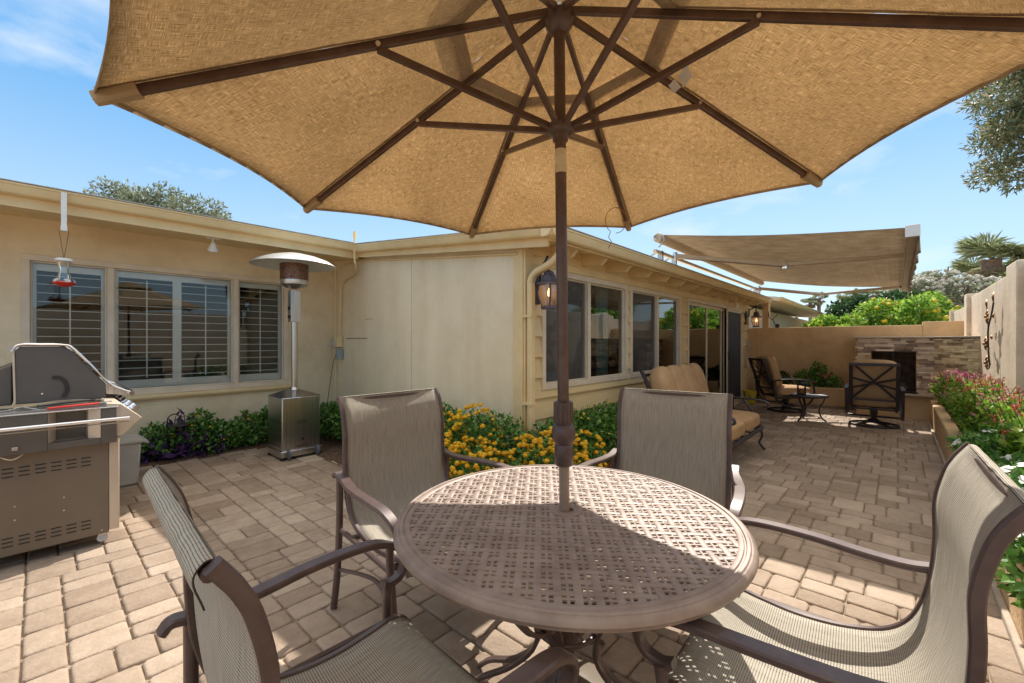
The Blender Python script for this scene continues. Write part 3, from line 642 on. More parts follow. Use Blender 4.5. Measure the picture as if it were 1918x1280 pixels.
def ledger(mb, org, ax, length, z0, z1, out, holes=(), seed=1):
    r = random.Random(seed); org, ax, out = Vector(org), Vector(ax).normalized(), Vector(out).normalized(); z = z0
    while z < z1 - .01:
        h = min(r.choice((.026, .034, .042, .05)), z1 - z); x = 0
        if z1 - z - h < .02: h = z1 - z
        while x < length - .001:
            w = min(r.uniform(.07, .28), length - x)
            if length - x - w < .05: w = length - x
            if not any(x + w / 2 > a and x + w / 2 < b and z + h / 2 > c and z + h / 2 < d for a, b, c, d in holes):
                xa, xb = x, x + w
                for a, b, c, d in holes:
                    if z + h / 2 > c and z + h / 2 < d:
                        if xa < a < xb: xb = a
                        if xa < b < xb: xa = b
                dp = r.uniform(.012, .036); gp = .0012; A = org + ax * (xa + gp); B = org + ax * (xb - gp)
                i = mb.add([p + out * q + Vector((0, 0, zz)) for zz in (z + gp, z + h - gp) for p, q in ((A, -.02), (B, -.02), (B, dp + r.uniform(-.003, .003)), (A, dp + r.uniform(-.003, .003)))])
                for q in ((0, 3, 2, 1), (4, 5, 6, 7), (0, 1, 5, 4), (1, 2, 6, 5), (2, 3, 7, 6), (3, 0, 4, 7)): mb.face([i + k for k in q])
            x += w
        z += h
g = MB(); ledger(g, (FX + e, FY1 - e, 0), (0, -1, 0), FY1 - e - FY0, Z0, Z1, (-1, 0, 0), [(FY1 - e - BX1, FY1 - e - BX0, Z0 - .1, 1.165)], 3)
ledger(g, (XB - .02, FY1 - e, 0), (-1, 0, 0), XB - .02 - FX - e, .37, Z1, (0, 1, 0), seed=5)
g.build('stone_face', M['stone'], fp, bevel=.003, sm=False)
g = MB(); A = Vector((FX + e, FY0, 0)); B = Vector((cr_[0], cr_[1], 0)); n_ = Vector((-(A.y - B.y), (A.x - B.x), 0)).normalized()
if n_.x > 0: n_ = -n_
ledger(g, A, B - A, (B - A).length, Z0 - .05, Z1 - .01, n_, seed=9); g.build('stone_wing', M['stone_lit'], fp, bevel=.003, sm=False)
g = MB(); g.prism([(FX - .035, FY1 + .03), (FX - .035, FY0 + .0), (cr_[0] - .04, cr_[1] + .0), (XB - .012, cr_[1]), (XB - .012, FY1 + .03)][::-1], 2, Z1, Z1 + .03); g.build('cap', M['cap'], fp, bevel=.006)
g = MB(); g.prism([(FX - .10, FY1 + .01), (FX - .10, FY0 + .02), (FX + .03, FY0 + .02), (FX + .03, FY1 + .01)][::-1], 2, Z0 - .035, Z0); g.build('hearth_ledge', M['cap'], fp, bevel=.008)
g = MB(); g.box(FX - .03, XB - .011, FY0, FY1 - .01, -.02, Z0 - .035); g.prism([(FX - .02, FY0 - .002), (9.87, -.522), (9.87, -.9), (XB - .1, -.9), (XB - .1, FY0 - .002)][::-1], 2, .0, .37); g.build('base', M['garden_wall'], fp, bevel=.01)

# wall flower sculpture
ws = thing('metal_wall_flower', 'rusty metal flower stem sculpture hung on the garden wall', 'wall decor', (7.9, YW + .05, 1.0))
g = MB(); Y = YW + .05
st = smooth([(7.72, Y, 1.80), (7.78, Y + .01, 1.66), (7.93, Y + .02, 1.5), (7.94, Y + .02, 1.3), (7.88, Y + .02, 1.12), (7.98, Y, 1.04)], 6)
g.tube(st, .009, 7)
for P_ in ([(7.93, Y + .02, 1.5), (8.08, Y + .01, 1.60), (8.22, Y, 1.76)], [(7.94, Y + .02, 1.28), (8.05, Y, 1.24), (8.16, Y, 1.30)], [(7.88, Y + .02, 1.12), (8.02, Y, 1.02), (8.12, Y, .98)]): g.tube(smooth(P_, 5), .007, 7)
g.build('stem', M['darkmetal'], ws)
def mleaf(mb, c, d, l, w):
    c, d = Vector(c), Vector(d).normalized(); s_ = d.cross(Vector((0, 1, 0))).normalized() * w; nrm = Vector((0, .018, 0))
    i = mb.add([c, c + d * l * .45 + s_, c + d * l, c + d * l * .45 - s_, c + d * l * .5 + nrm]); mb.face((i, i + 1, i + 4)); mb.face((i + 1, i + 2, i + 4)); mb.face((i + 2, i + 3, i + 4)); mb.face((i + 3, i, i + 4))
for c, d in (((8.2, Y, 1.74), (.2, 0, 1)), ((8.1, Y, 1.62), (1, 0, -.4)), ((7.72, Y, 1.78), (-.2, 0, 1)), ((7.8, Y, 1.62), (-1, 0, .3)), ((7.93, Y, 1.40), (-1, 0, -.2)), ((8.16, Y, 1.3), (1, 0, .6))):
    g = MB(); mleaf(g, c, d, .16, .034); g.build('leaf', M['rust'], ws, solid=.002)
for c in ((7.98, Y + .02, 1.64), (8.10, Y + .02, 1.30), (8.02, Y + .02, 1.06)):
    g = MB()
    for k in range(7): a = k * 2 * math.pi / 7; mleaf(g, c, (math.cos(a), 0, math.sin(a)), .10, .034)
    g.ball(Vector(c) + Vector((0, .015, 0)), .018); g.build('flower', M['rust'], ws, solid=.002)

# ---------------------------------------------------------------- foliage
def leafcard(mb, c, d, n, l, w, fold=.25):
    d = d.normalized(); s_ = d.cross(n)
    if s_.length < 1e-4: s_ = d.orthogonal()
    s_.normalize(); n2 = s_.cross(d)
    i = mb.add([c, c + d * l * .45 + s_ * w + n2 * w * fold, c + d * l, c + d * l * .45 - s_ * w + n2 * w * fold]); mb.face((i, i + 1, i + 2)); mb.face((i, i + 2, i + 3))
def rv(r): 
    while True:
        v = Vector((r.uniform(-1, 1), r.uniform(-1, 1), r.uniform(-1, 1)))
        if .05 < v.length < 1: return v.normalized()
def leaves(mb, blobs, n, l, w, seed=1, shell=.55, droop=.0, zmin=None, clip=None):
    r = random.Random(seed); wt = [b[3] * b[4] + b[4] * b[5] + b[3] * b[5] for b in blobs]; tot = sum(wt)
    for b, q in zip(blobs, wt):
        for _ in range(int(n * q / tot)):
            u = rv(r); k = shell + (1 - shell) * r.random() ** .6; k *= 1 + .13 * noise.noise(u * 2.3 + Vector((b[0], b[1], seed)))
            c = Vector((b[0] + u.x * b[3] * k, b[1] + u.y * b[4] * k, b[2] + u.z * b[5] * k))
            if zmin is not None and c.z < zmin: continue
            if clip and not clip(c): continue
            d = (u * .9 + rv(r) + Vector((0, 0, .25 - droop))); nn = (u + rv(r) * .8 + Vector((0, 0, .5)))
            s_ = r.uniform(.7, 1.25); leafcard(mb, c, d, nn, l * s_, w * s_)
def flowers(blobs, n, rad, m, parent, seed=1, shell=.99, up=-.1, clip=None):
    C_ = []; r = random.Random(seed); wt = [b[3] * b[4] + b[4] * b[5] + b[3] * b[5] for b in blobs]; tot = sum(wt)
    for b, q in zip(blobs, wt):
        k0 = 0; want = int(n * q / tot); tries = 0
        while k0 < want and tries < want * 6:
            tries += 1; u = rv(r)
            if u.z < up: continue
            k = shell + .08 * r.random(); c = Vector((b[0] + u.x * b[3] * k, b[1] + u.y * b[4] * k, b[2] + u.z * b[5] * k)); k0 += 1
            if clip and not clip(c): continue
            C_.append((c, rad * r.uniform(.75, 1.2)))
    C_.sort(key=lambda q: (q[0] - Vector((0, 0, EYE))).length - q[0].z * .8); rest = MB()
    for i, (c, s_) in enumerate(C_):
        g = MB() if i < 100 else rest; k = r.uniform(.6, .85); g.ball(c, (s_, s_, s_ * k), 7, 4)
        for j in range(4): u = rv(r); u.z = abs(u.z); g.ball(c + u * s_ * .55, s_ * .5, 5, 3)
        if i < 100: g.build('flower', m, parent)
    if rest.v: tag(rest.build('flowers', m, parent), None, None, kind='stuff')
def petals(mb, c, n, r, cnt=5, cup=.2):
    c = Vector(c); n = n.normalized(); a = n.orthogonal().normalized(); b = n.cross(a)
    for k in range(cnt):
        t = k * 2 * math.pi / cnt; d = a * math.cos(t) + b * math.sin(t); s_ = -a * math.sin(t) + b * math.cos(t)
        i = mb.add([c, c + d * r * .6 + s_ * r * .42 + n * r * cup, c + d * r + s_ * r * .2, c + d * r - s_ * r * .2, c + d * r * .6 - s_ * r * .42 + n * r * cup]); mb.face((i, i + 1, i + 2, i + 3, i + 4))
def shrub(name, label, cat, base, blobs, nl, l, w, lm, seed, nf=0, fr=.02, fm=None, shell=.5, group=None, stems=5, up=-.1, clip=None, fblobs=None):
    t = thing(name, label, cat, base, group)
    s_ = MB(); r = random.Random(seed + 50)
    for b in blobs[:stems]:
        s_.tube(smooth([(base[0] + (b[0] - base[0]) * .2, base[1] + (b[1] - base[1]) * .2, base[2] - .02), ((base[0] + b[0]) / 2, (base[1] + b[1]) / 2, base[2] + (b[2] - base[2]) * .5), (b[0], b[1], b[2] + b[5] * .4)], 3), .008 if l < .1 else .05, 6)
    s_.build('stem', M['trunk'], t)
    g = MB(); leaves(g, blobs, nl, l, w, seed, shell, clip=clip); g.build('foliage', M[lm], t, sm=False)
    if nf:
        flowers(fblobs or blobs, nf, fr, M[fm], t, seed + 9, up=up, clip=clip)
    return t
rr = random.Random(3)
def rowblobs(x0, x1, y0, y1, n, z, sx, sy, sz, seed):
    r = random.Random(seed); return [(x0 + (x1 - x0) * (i + .5) / n + r.uniform(-.04, .04), y0 + (y1 - y0) * (i + .5) / n + r.uniform(-.03, .03), z * r.uniform(.85, 1.1), sx * r.uniform(.85, 1.2), sy * r.uniform(.85, 1.2), sz * r.uniform(.8, 1.15)) for i in range(n)]
clipw = lambda c: not (c.x > 2.99 and c.y > 2.545) and c.y < 6.32 and c.z > .0
# green plants under the left window
shrub('flower_shrub', 'low leafy green plant with few orange blooms under the shuttered window', 'shrub', (1.35, 6.1, .02), rowblobs(.85, 1.85, 6.12, 6.12, 7, .2, .17, .17, .2, 1) + [(1.3, 6.15, .4, .12, .1, .1)], 3600, .055, .017, 'leaf', 11, 26, .016, 'fyellow', clip=clipw)
shrub('flower_shrub', 'dark green leafy plant right behind the heater cabinet', 'shrub', (2.5, 6.05, .02), rowblobs(1.95, 2.9, 6.1, 6.1, 6, .25, .2, .18, .24, 2), 3000, .055, .017, 'leaf', 12, clip=clipw)
shrub('flower_shrub', 'dense green shrub at the foot of the panel wall beside the heater', 'shrub', (2.72, 5.0, .02), rowblobs(2.74, 2.74, 4.45, 5.75, 9, .28, .25, .2, .26, 4), 5200, .05, .016, 'leaf', 13, 10, .014, 'fyellow', clip=clipw)
# purple plant
pp = thing('purple_plant', 'dark purple leaved plant sprawling beside the grill', 'plant', (.75, 6.1, .02))
g = MB(); s_ = MB(); r = random.Random(5)
for k in range(84):
    bx, by = r.uniform(.35, 1.4), r.uniform(5.95, 6.28); tip = Vector((bx + r.uniform(-.12, .12), by + r.uniform(-.14, .05), r.uniform(.08, .22) if k > 5 else r.uniform(.35, .5)))
    P_ = smooth([(bx, by, .01), (bx * .6 + tip.x * .4, by, tip.z * .5), tip], 4); s_.tube(P_, .004, 5)
    for q in P_[2:]:
        for _ in range(2): leafcard(g, q, rv(r) + Vector((0, 0, .5)), rv(r), r.uniform(.09, .15), r.uniform(.014, .021))
s_.build('stem', M['leafpurple'], pp); g.build('foliage', M['leafpurple'], pp, sm=False)
# the big lantana
shrub('lantana_bush', 'spreading lantana bush covered in orange yellow flower heads below the panel wall', 'lantana', (2.55, 3.3, .02),
      rowblobs(2.72, 2.72, 4.4, 2.45, 12, .33, .30, .24, .31, 6) + rowblobs(2.42, 2.34, 4.0, 2.25, 10, .22, .27, .22, .22, 7) + rowblobs(2.5, 3.3, 2.1, 2.14, 5, .24, .22, .18, .22, 17), 18000, .046, .015, 'leaf', 21, 1250, .021, 'fyellow', shell=.6, up=-.15, clip=clipw,
      fblobs=rowblobs(2.42, 2.34, 4.0, 2.25, 10, .24, .31, .26, .26, 7) + rowblobs(2.5, 3.3, 2.1, 2.14, 5, .27, .26, .22, .27, 17) + rowblobs(2.6, 2.55, 4.2, 2.5, 4, .40, .29, .24, .34, 8))
shrub('lantana_bush', 'green lantana with scattered small yellow flowers below the window by the lantern', 'lantana', (3.8, 2.25, .02),
      rowblobs(3.0, 4.75, 2.34, 2.36, 12, .33, .24, .2, .31, 9), 11000, .05, .013, 'leaf', 22, 90, .015, 'fyellow2', clip=clipw)
g = MB(); r = random.Random(9)
for k in range(340):
    c = Vector((r.uniform(3.6, 4.9), r.uniform(1.98, 2.25), r.uniform(.01, .1))); d = Vector((r.uniform(-.2, .2), r.uniform(-.12, .12), r.uniform(-.03, .12))); g.tube([c, c + d], .002, 4)
tag(g.build('dry_twigs', M['rust'], sm=False), 'tangle of dry reddish brown twigs at the front of the flower bed', 'twigs', kind='stuff')
# flowers in the long planter
def salvia(name, label, x, y, z0, n, hgt, spread, cm, lm, seed, lsz=.05):
    t = thing(name, label, 'flowering plant', (x, y, z0)); s_ = MB(); g = MB(); f = MB(); r = random.Random(seed)
    for k in range(n):
        b = Vector((x + r.uniform(-spread, spread) * .6, y + r.uniform(-.14, .12), z0)); h = hgt * r.uniform(.55, 1.1)
        tip = b + Vector((r.uniform(-.5, .5) * spread, r.uniform(-.16, .2), h)); P_ = smooth([b, b * .55 + tip * .45 + Vector((0, 0, h * .1)), tip], 5); s_.tube(P_, .003, 5, cap=False)
        for q in P_[1:-2]:
            for _ in range(7): leafcard(g, q + rv(r) * .03, rv(r) + Vector((0, 0, .3)), rv(r) + Vector((0, 0, 1)), lsz * r.uniform(.6, 1.2), lsz * .3)
        for q in range(4):
            p = P_[-1] * (1 - q / 14) + P_[-4] * (q / 14)
            petals(f, p + rv(r) * .012, rv(r), r.uniform(.008, .015), 4, .5)
    s_.build('stem', M['stem'], t); g.build('foliage', M[lm], t, sm=False); tag(f.build('flowers', M[cm], t, sm=False), None, None, kind='stuff'); return t
salvia('salvia_plant', 'tall pink flowered plant at the far end of the long planter by the fireplace', 9.3, -.66, .34, 60, 0.52, .34, 'fpink', 'leaf2', 31)
salvia('salvia_plant', 'leafy plant with magenta blooms under the rusty wall sculpture', 8.5, -.68, .34, 60, 0.54, .38, 'fmag', 'leaf2', 32)
salvia('salvia_plant', 'bushy plant with coral pink spikes in the middle of the long planter', 7.5, -.66, .34, 74, 0.56, .45, 'fpink', 'leaf2', 33)
salvia('salvia_plant', 'plant with red flower spikes nearer the pillar of the garden wall', 6.4, -.66, .34, 78, 0.58, .5, 'fred', 'leaf2', 34)
salvia('salvia_plant', 'full green plant with pale pink spikes in front of the pillar', 5.5, -.76, .31, 84, 0.58, .5, 'fpink', 'leaf2', 35)
salvia('salvia_plant', 'bright leafed plant with small red blooms behind the white flowers', 4.4, -.78, .31, 78, 0.60, .5, 'fred', 'leaf2', 36, .07)
vn = thing('white_vinca', 'vinca with large flat white flowers spilling over the planter edge', 'flowering plant', (3.3, -.55, .36))
g = MB(); f = MB(); bl = rowblobs(2.6, 5.4, -.55, -.55, 13, .47, .24, .19, .15, 40); leaves(g, bl, 4200, .07, .02, 41); g.build('foliage', M['leaf'], vn, sm=False); r = random.Random(42)
for k in range(98):
    f = MB(); b = r.choice(bl); u = rv(r); u.z = abs(u.z); u.normalize(); petals(f, (b[0] + u.x * b[3], b[1] + u.y * b[4], b[2] + u.z * b[5]), u + Vector((-.3, .2, .8)), .046, 5, .05); f.build('flower', M['fwhite'], vn, sm=False)
# back planter plants
shrub('red_flower_shrub', 'leafy shrub topped with red blooms in the back planter left of the fireplace', 'shrub', (10.75, 1.25, .38), [(10.72, 1.32, .55, .2, .28, .2), (10.75, 1.05, .50, .18, .25, .16), (10.76, 1.2, .74, .12, .13, .16)], 1500, .06, .02, 'leaf', 51, 46, .022, 'fred', up=.1)
shrub('red_flower_shrub', 'small dark green shrub in the back planter behind the swivel chair', 'shrub', (10.75, 1.95, .38), [(10.75, 1.9, .5, .16, .2, .2), (10.78, 2.05, .62, .1, .1, .14)], 700, .06, .02, 'leafdark', 52, 6, .02, 'fred')

# beyond the walls
def tree(name, label, base, h, crown, nl, l, w, lm, seed, shell=.25, tr=.12, group=None, droop=0, limbs=7):
    t = thing(name, label, 'tree', base, group); s_ = MB(); r = random.Random(seed)
    b = Vector(base); top = b + Vector((0, 0, h)); s_.tube(smooth([b, b + Vector((.05 * h, 0, h * .4)), top], 5), [tr * (1 - .55 * i / 10) for i in range(11)], 8)
    for k in range(limbs):
        c = crown[k % len(crown)]; e_ = Vector((c[0], c[1], c[2])) + rv(r) * .3 * c[3]; m_ = b + Vector((0, 0, h * r.uniform(.45, .9))); s_.tube(smooth([m_, (m_ + e_) / 2 + Vector((0, 0, .05 * h)), e_], 4), [tr * .4 * (1 - .8 * i / 8) for i in range(9)], 6)
    s_.build('trunk', M['trunk'], t); g = MB(); leaves(g, crown, nl, l, w, seed, shell, droop); g.build('crown', M[lm], t, sm=False); return t
# olive crowns behind the left roof
def cb(X, d, z, rx, ry, rz): v = W(X, d, z); return (v.x, v.y, v.z, rx, ry, rz)
def clumps(X, d, z, RX, RZ, n, rs, seed):
    r = random.Random(seed); out = []
    for _ in range(n):
        u = rv(r); out.append(cb(X + u.x * RX * .8, d + u.y * RX * .7, z + u.z * RZ * .85, rs * r.uniform(.6, 1.2), rs * r.uniform(.6, 1.2), rs * r.uniform(.5, .9)))
    return out
tree('olive_tree', 'grey green olive crown showing over the left roof, farther left', W(-15.0, 17, 0), 5.2, clumps(-15.6, 17, 6.3, 2.6, .9, 16, .75, 61), 6500, .15, .035, 'olive', 62)
tree('olive_tree', 'grey green olive crown over the left roof nearest the umbrella', W(-13, 17, 0), 5.2, clumps(-13.2, 17, 6.0, 1.7, 1.2, 13, .7, 63), 6000, .15, .035, 'olive', 64)
# neighbour roof tip, top left corner
nr = thing('tiled_roof', 'tip of a red clay tiled roof behind the left roof edge', 'roof', W(-27, 20, 0))
g = MB(); A = W(-27, 20, 0); g.lathe([(3.2, 7.4), (.05, 10.6)], (A.x, A.y, 0), 4); g.build('tiles', M['tile'], nr, sm=False)
g = MB(); g.box(A.x - 2, A.x + 2, A.y - 2, A.y + 2, 0, 7.5); g.build('wall', M['pale_wall'], nr, sm=False)
# yellow bells, oleander beyond the back wall
YB = lambda X, d, z, RX, RZ, n, rs, seed: clumps(X, d, z, RX, RZ, n, rs, seed)
def bigshrub(name, label, X, d, blobs, nl, l, w, lm, seed, nf=0, fr=.04, fm=None, up=-.3):
    b = W(X, d, -.03); return shrub(name, label, 'shrub', tuple(b), blobs, nl, l, w, lm, seed, nf, fr, fm, shell=.35, up=up)
bigshrub('yellow_bells_bush', 'bright green bush with yellow trumpet flowers behind the back wall at its left', 8.2, 11.4, YB(8.75, 11.4, 1.4, 1.0, .5, 14, .38, 71), 9000, .10, .028, 'leaf2', 71, 60, .05, 'fyellow2')
bigshrub('yellow_bells_bush', 'taller bright green bush heavy with yellow flowers above the fireplace', 10.4, 11.2, YB(10.3, 11.0, 1.65, 1.35, .75, 18, .45, 72), 12000, .10, .028, 'leaf2', 72, 130, .055, 'fyellow2')
bigshrub('green_hedge_tree', 'dark green rounded tree rising behind the yellow bushes', 10.2, 14, YB(12.1, 14, 2.0, 1.6, .75, 18, .5, 73), 12000, .11, .035, 'leafdark', 73)
bigshrub('white_oleander', 'large shrub smothered in pale white blossom beside the garden wall', 15.2, 15.5, YB(15.2, 15.5, 2.5, 2.4, 1.0, 20, .65, 74), 9000, .10, .04, 'olive', 74, 1700, .06, 'paleblossom')
bigshrub('green_hedge_tree', 'olive green leafy bush between the awning corner and the garden wall', 12.2, 12.6, YB(12.0, 12.6, 1.9, 1.0, .7, 10, .45, 76), 5500, .10, .03, 'leaf', 76)
shrub('side_shrub', 'bright leafy bush behind the garden wall seen reflected in the windows', 'shrub', (12.6, -2.2, 0), [(12.6 + a * .6, -2.4 + b * .5, 2.0 + c * .5, .6, .6, .5) for a, b, c in [(-1, 0, 0), (0, 0, .8), (1, 0, .2), (1.8, .4, .9), (.3, -.5, -1), (-1.3, 0, -1)]], 5000, .11, .03, 'leaf2', 77, 30, .05, 'fyellow2', shell=.4)
# conifer hanging in at the right
cc = []
r = random.Random(80)
for k in range(44):
    z = r.uniform(4.45, 8.5); X = r.uniform(8.5 + .25 * abs(z - 6), 11.5); cc.append(cb(X, 7.6 + r.uniform(-.9, .9), z, .42, .42, .3))
cc += [cb(9.0, 7.6, 4.15, .35, .2, .14), cb(8.5, 7.6, 5.6, .45, .35, .2), cb(8.7, 7.6, 5.1, .4, .35, .2)]
tree('cypress_tree', 'feathery evergreen tree leaning in at the upper right over the garden wall', W(11.5, 7.8, 0), 7, cc, 23000, .12, .016, 'conifer', 81, shell=.1, tr=.2, droop=.35, limbs=26)
# palms
def fan_frond(mb, base, d, ln, rad, r):
    d = d.normalized(); e_ = base + d * ln + Vector((0, 0, -.12 * ln)); mb.tube(smooth([base, base + d * ln * .6, e_], 3), .018 * rad / 1, 4)
    s_ = d.cross(Vector((0, 0, 1))); s_ = s_.normalized() if s_.length > .01 else Vector((1, 0, 0)); up = s_.cross(d)
    for k in range(15):
        a = (k - 7) / 7 * 1.9; dd = d * math.cos(a) + s_ * math.sin(a); tip = e_ + dd * rad * r.uniform(.85, 1.05) + Vector((0, 0, -.17 * rad * abs(r.gauss(.7, .4)))); m_ = e_ + dd * rad * .55 + up * .03 * rad
        w = s_ * math.cos(a) * .035 * rad - d * math.sin(a) * .035 * rad
        i = mb.add([e_, m_ + w, tip, m_ - w]); mb.face((i, i + 1, i + 2)); mb.face((i, i + 2, i + 3))
def palm(label, base, h, rad, seed, nf=26, tr=.22, group='fan palms beyond the garden walls'):
    t = thing('fan_palm', label, 'palm', base, group); r = random.Random(seed); b = Vector(base)
    g = MB(); g.tube([b + Vector((0, 0, h * q / 8)) for q in range(9)], [tr * (1.25 - .25 * q / 8 + .1 * (q == 8)) for q in range(9)], 9); g.build('trunk', M['trunk'], t)
    g = MB(); gd = MB(); top = b + Vector((0, 0, h))
    for k in range(nf):
        el = R_(-20 + 95 * ((k * .618) % 1)); a = k * 2.4; fan_frond(g, top, Vector((math.cos(a) * math.cos(el), math.sin(a) * math.cos(el), math.sin(el))), rad * .52, rad * .62, r)
    for k in range(nf // 2):
        el = R_(r.uniform(-75, -30)); a = k * 2.4; fan_frond(gd, top - Vector((0, 0, .05 * rad)), Vector((math.cos(a) * math.cos(el), math.sin(a) * math.cos(el), math.sin(el))), rad * .4, rad * .5, r)
    g.build('crown', M['palmleaf'], t, sm=False); gd.build('dry_fronds', M['drypalm'], t, sm=False); return t
D = 22
def pp_(px, py, d): return (px - 959) / 800 * d, EYE + (640 - py) / 800 * d
X_, Z_ = pp_(1857, 486, D); palm('large fan palm rising just past the garden wall pillar', W(X_, D, -.03), Z_, 1.75, 91, 30, .36)
X_, Z_ = pp_(1826, 515, 24); palm('shorter fan palm half hidden left of the large palm', W(X_, 24, -.03), Z_, 1.35, 92, 24, .36)
X_, Z_ = pp_(1745, 523, 50); base_palm = palm('small distant palm in the gap right of the awning', W(X_, 50, -.03), Z_, 1.3, 93, 18, .22)
for (px, py, d, lb) in ((1716, 532, 40, 'distant palm partly behind the awning corner'), (1518, 566, 60, 'left one of the two slim palms over the neighbour roof'), (1534, 559, 60, 'right one of the two slim palms over the neighbour roof'), (1492, 578, 70, 'tiny palm low over the neighbour roof'),
        (1580, 562, 55, 'distant palm above the left yellow bush'), (1592, 556, 60, 'taller distant palm above the left yellow bush'), (1612, 552, 60, 'distant palm just under the awning arm'), (1634, 553, 62, 'distant palm under the middle of the awning'), (1660, 551, 64, 'distant palm under the front bar of the awning')):
    X_, Z_ = pp_(px, py, d); s_ = 1.0
    c = copy_tree(base_palm, W(X_, d, Z_ - base_palm_z if False else -.03), rnd.uniform(0, 6), lb)
    # same palm, sunk or raised to its own height
    c.scale = (1, 1, 1); zz = Z_ / pp_(1745, 523, 50)[1]; c.scale = (1, 1, zz)
X_, Z_ = pp_(1776, 507, 42); up_ = thing('utility_pole', 'reddish brown utility pole top beyond the white blossom shrub', 'pole', W(X_, 42, 0))
b = W(X_, 42, 0); g = MB(); g.tube([(b.x, b.y, 0), (b.x, b.y, Z_)], .2, 8); g.build('post', M['wood'], up_)
g = MB(); g.tube([(b.x, b.y, Z_), (b.x, b.y, Z_ + .35)], .05, 6); g.build('insulator', M['black'], up_)
g = MB(); a_ = W(X_ - 6, 44, Z_ - .9); g.tube(smooth([(b.x, b.y, Z_ - .6), ((b.x + a_.x) / 2, (b.y + a_.y) / 2, Z_ - 1.1), a_], 5), .02, 5); g.build('wire', M['black'], up_)

# ---------------------------------------------------------------- awning
aw = thing('retractable_awning', 'open tan fabric awning on folding arms above the window wall', 'awning', (8, 2.2, 2.3))
AX0, AX1 = 5.15, 10.62; AT, AZ = 2.2, 2.61; FT, FZ = -.10, 2.30
g = MB(); g.tube([(AX0 - .02, AT, AZ), (AX1 + .02, AT, AZ)], .05, 14); g.build('roller', M['awning'], aw)
g = MB()
def af(u, v): x = AX0 + (AX1 - AX0) * u; sag = -.05 * math.sin(math.pi * v) * (.75 + .25 * math.sin(u * 3)) - .012 * math.sin(u * 14) * math.sin(math.pi * v); return (x, AT + (FT - AT) * v, AZ + .045 + (FZ - AZ - .01) * v + sag)
g.grid(af, 40, 16); g.build('canopy', M['awning'], aw, solid=.003)
g = MB()
def vf(u, v): x = AX0 + (AX1 - AX0) * u; return (x, FT - .05 - .012 * math.sin(u * 60) * v, FZ + .03 - (.20 + .012 * math.cos(u * 46)) * v)
g.grid(vf, 120, 4); g.build('valance', M['awning'], aw, solid=.002)
g = MB(); g.box(AX0 - .01, AX1 + .01, FT - .045, FT + .035, FZ - .04, FZ + .045); g.build('front_bar', M['tanmetal'], aw, bevel=.012)
for x in (AX0 - .02, AX1 + .01): g = MB(); g.box(x, x + .012, FT - .055, FT + .045, FZ - .05, FZ + .055); g.build('end_cap', M['white'], aw, bevel=.004)
g = MB(); g.bar([(AX0 - .05, AT + .02, AZ - .16), (AX1, AT + .02, AZ - .16)], .04, .04, (0, 1, 0)); g.build('torsion_bar', M['tanmetal'], aw)
def arm(p0, p1, p2):
    g = MB(); g.bar([p0, p1], .055, .075, (0, 0, 1)); g.bar([p1 + Vector((0, 0, .004)), p2], .045, .06, (0, 0, 1)); o = g.build('folding_arm', M['tanmetal'], aw)
    g = MB(); g.lathe([(0, -.05), (.035, -.05), (.038, 0), (.035, .05), (0, .05)], p1, 14); g.lathe([(0, -.05), (.03, -.05), (.03, .05), (0, .05)], p0, 12); g.build('elbow', M['chrome'], o)
arm(Vector((5.65, AT - .02, AZ - .15)), Vector((6.2, 1.02, AZ - .33)), Vector((6.5, FT + .05, FZ - .005)))
arm(Vector((10.3, AT - .02, AZ - .15)), Vector((10.9, 1.15, AZ - .30)), Vector((10.2, FT + .05, FZ - .005)))
for x in (5.3, 5.75, 10.2, 10.5):
    g = MB(); g.box(x - .02, x + .02, AT + .0, AT + .06, zr(2.3) + .045, AZ - .13)
    g.tube([(x - .06, AT + .05, AZ - .14), (x - .22, AT + .25, zr(2.45) + .05)], .006, 5); g.tube([(x - .02, AT + .05, AZ - .14), (x - .16, AT + .28, zr(2.48) + .05)], .006, 5); g.build('bracket', M['steel'], aw)
g = MB()
g.tube(smooth([(AX0 - .03, AT - .02, AZ - .12), (AX0 - .03, AT - .09, AZ - .04), (AX0 - .03, AT - .04, AZ + .05), (AX0 - .03, AT + .04, AZ + .02), (AX0 - .03, AT, AZ - .02)], 5), .009, 6)
g.build('crank_ring', M['steel'], aw)

# ---------------------------------------------------------------- patio table
TX, TY = W(.196, 1.54).xy; TZ = .72; TR = .60
tb = thing('patio_table', 'round cast metal patio table with woven lattice top and umbrella hole', 'table', (TX, TY, 0))
g = MB()
g.lathe([(.547, TZ - .012), (.548, TZ - .002), (.552, TZ), (.562, TZ), (.565, TZ - .004), (.569, TZ - .004), (.572, TZ), (.580, TZ), (.584, TZ - .004), (.588, TZ - .003), (.594, TZ - .006), (.600, TZ - .014), (.602, TZ - .022), (.598, TZ - .030), (.593, TZ - .032), (.593, TZ - .037), (.584, TZ - .041), (.572, TZ - .04), (.570, TZ - .03), (.547, TZ - .02), (.547, TZ - .012)], (TX, TY, 0), 128)
g.build('rim', M['tabletop'], tb)
g = MB(); ang = R_(-48 + 86)   # strip directions
ea = Vector((math.cos(ang), math.sin(ang), 0)); eb = Vector((-ea.y, ea.x, 0)); P0 = .050; RI = .551; gap = .0105; wn = .008; wwide = P0 - 2 * gap - wn
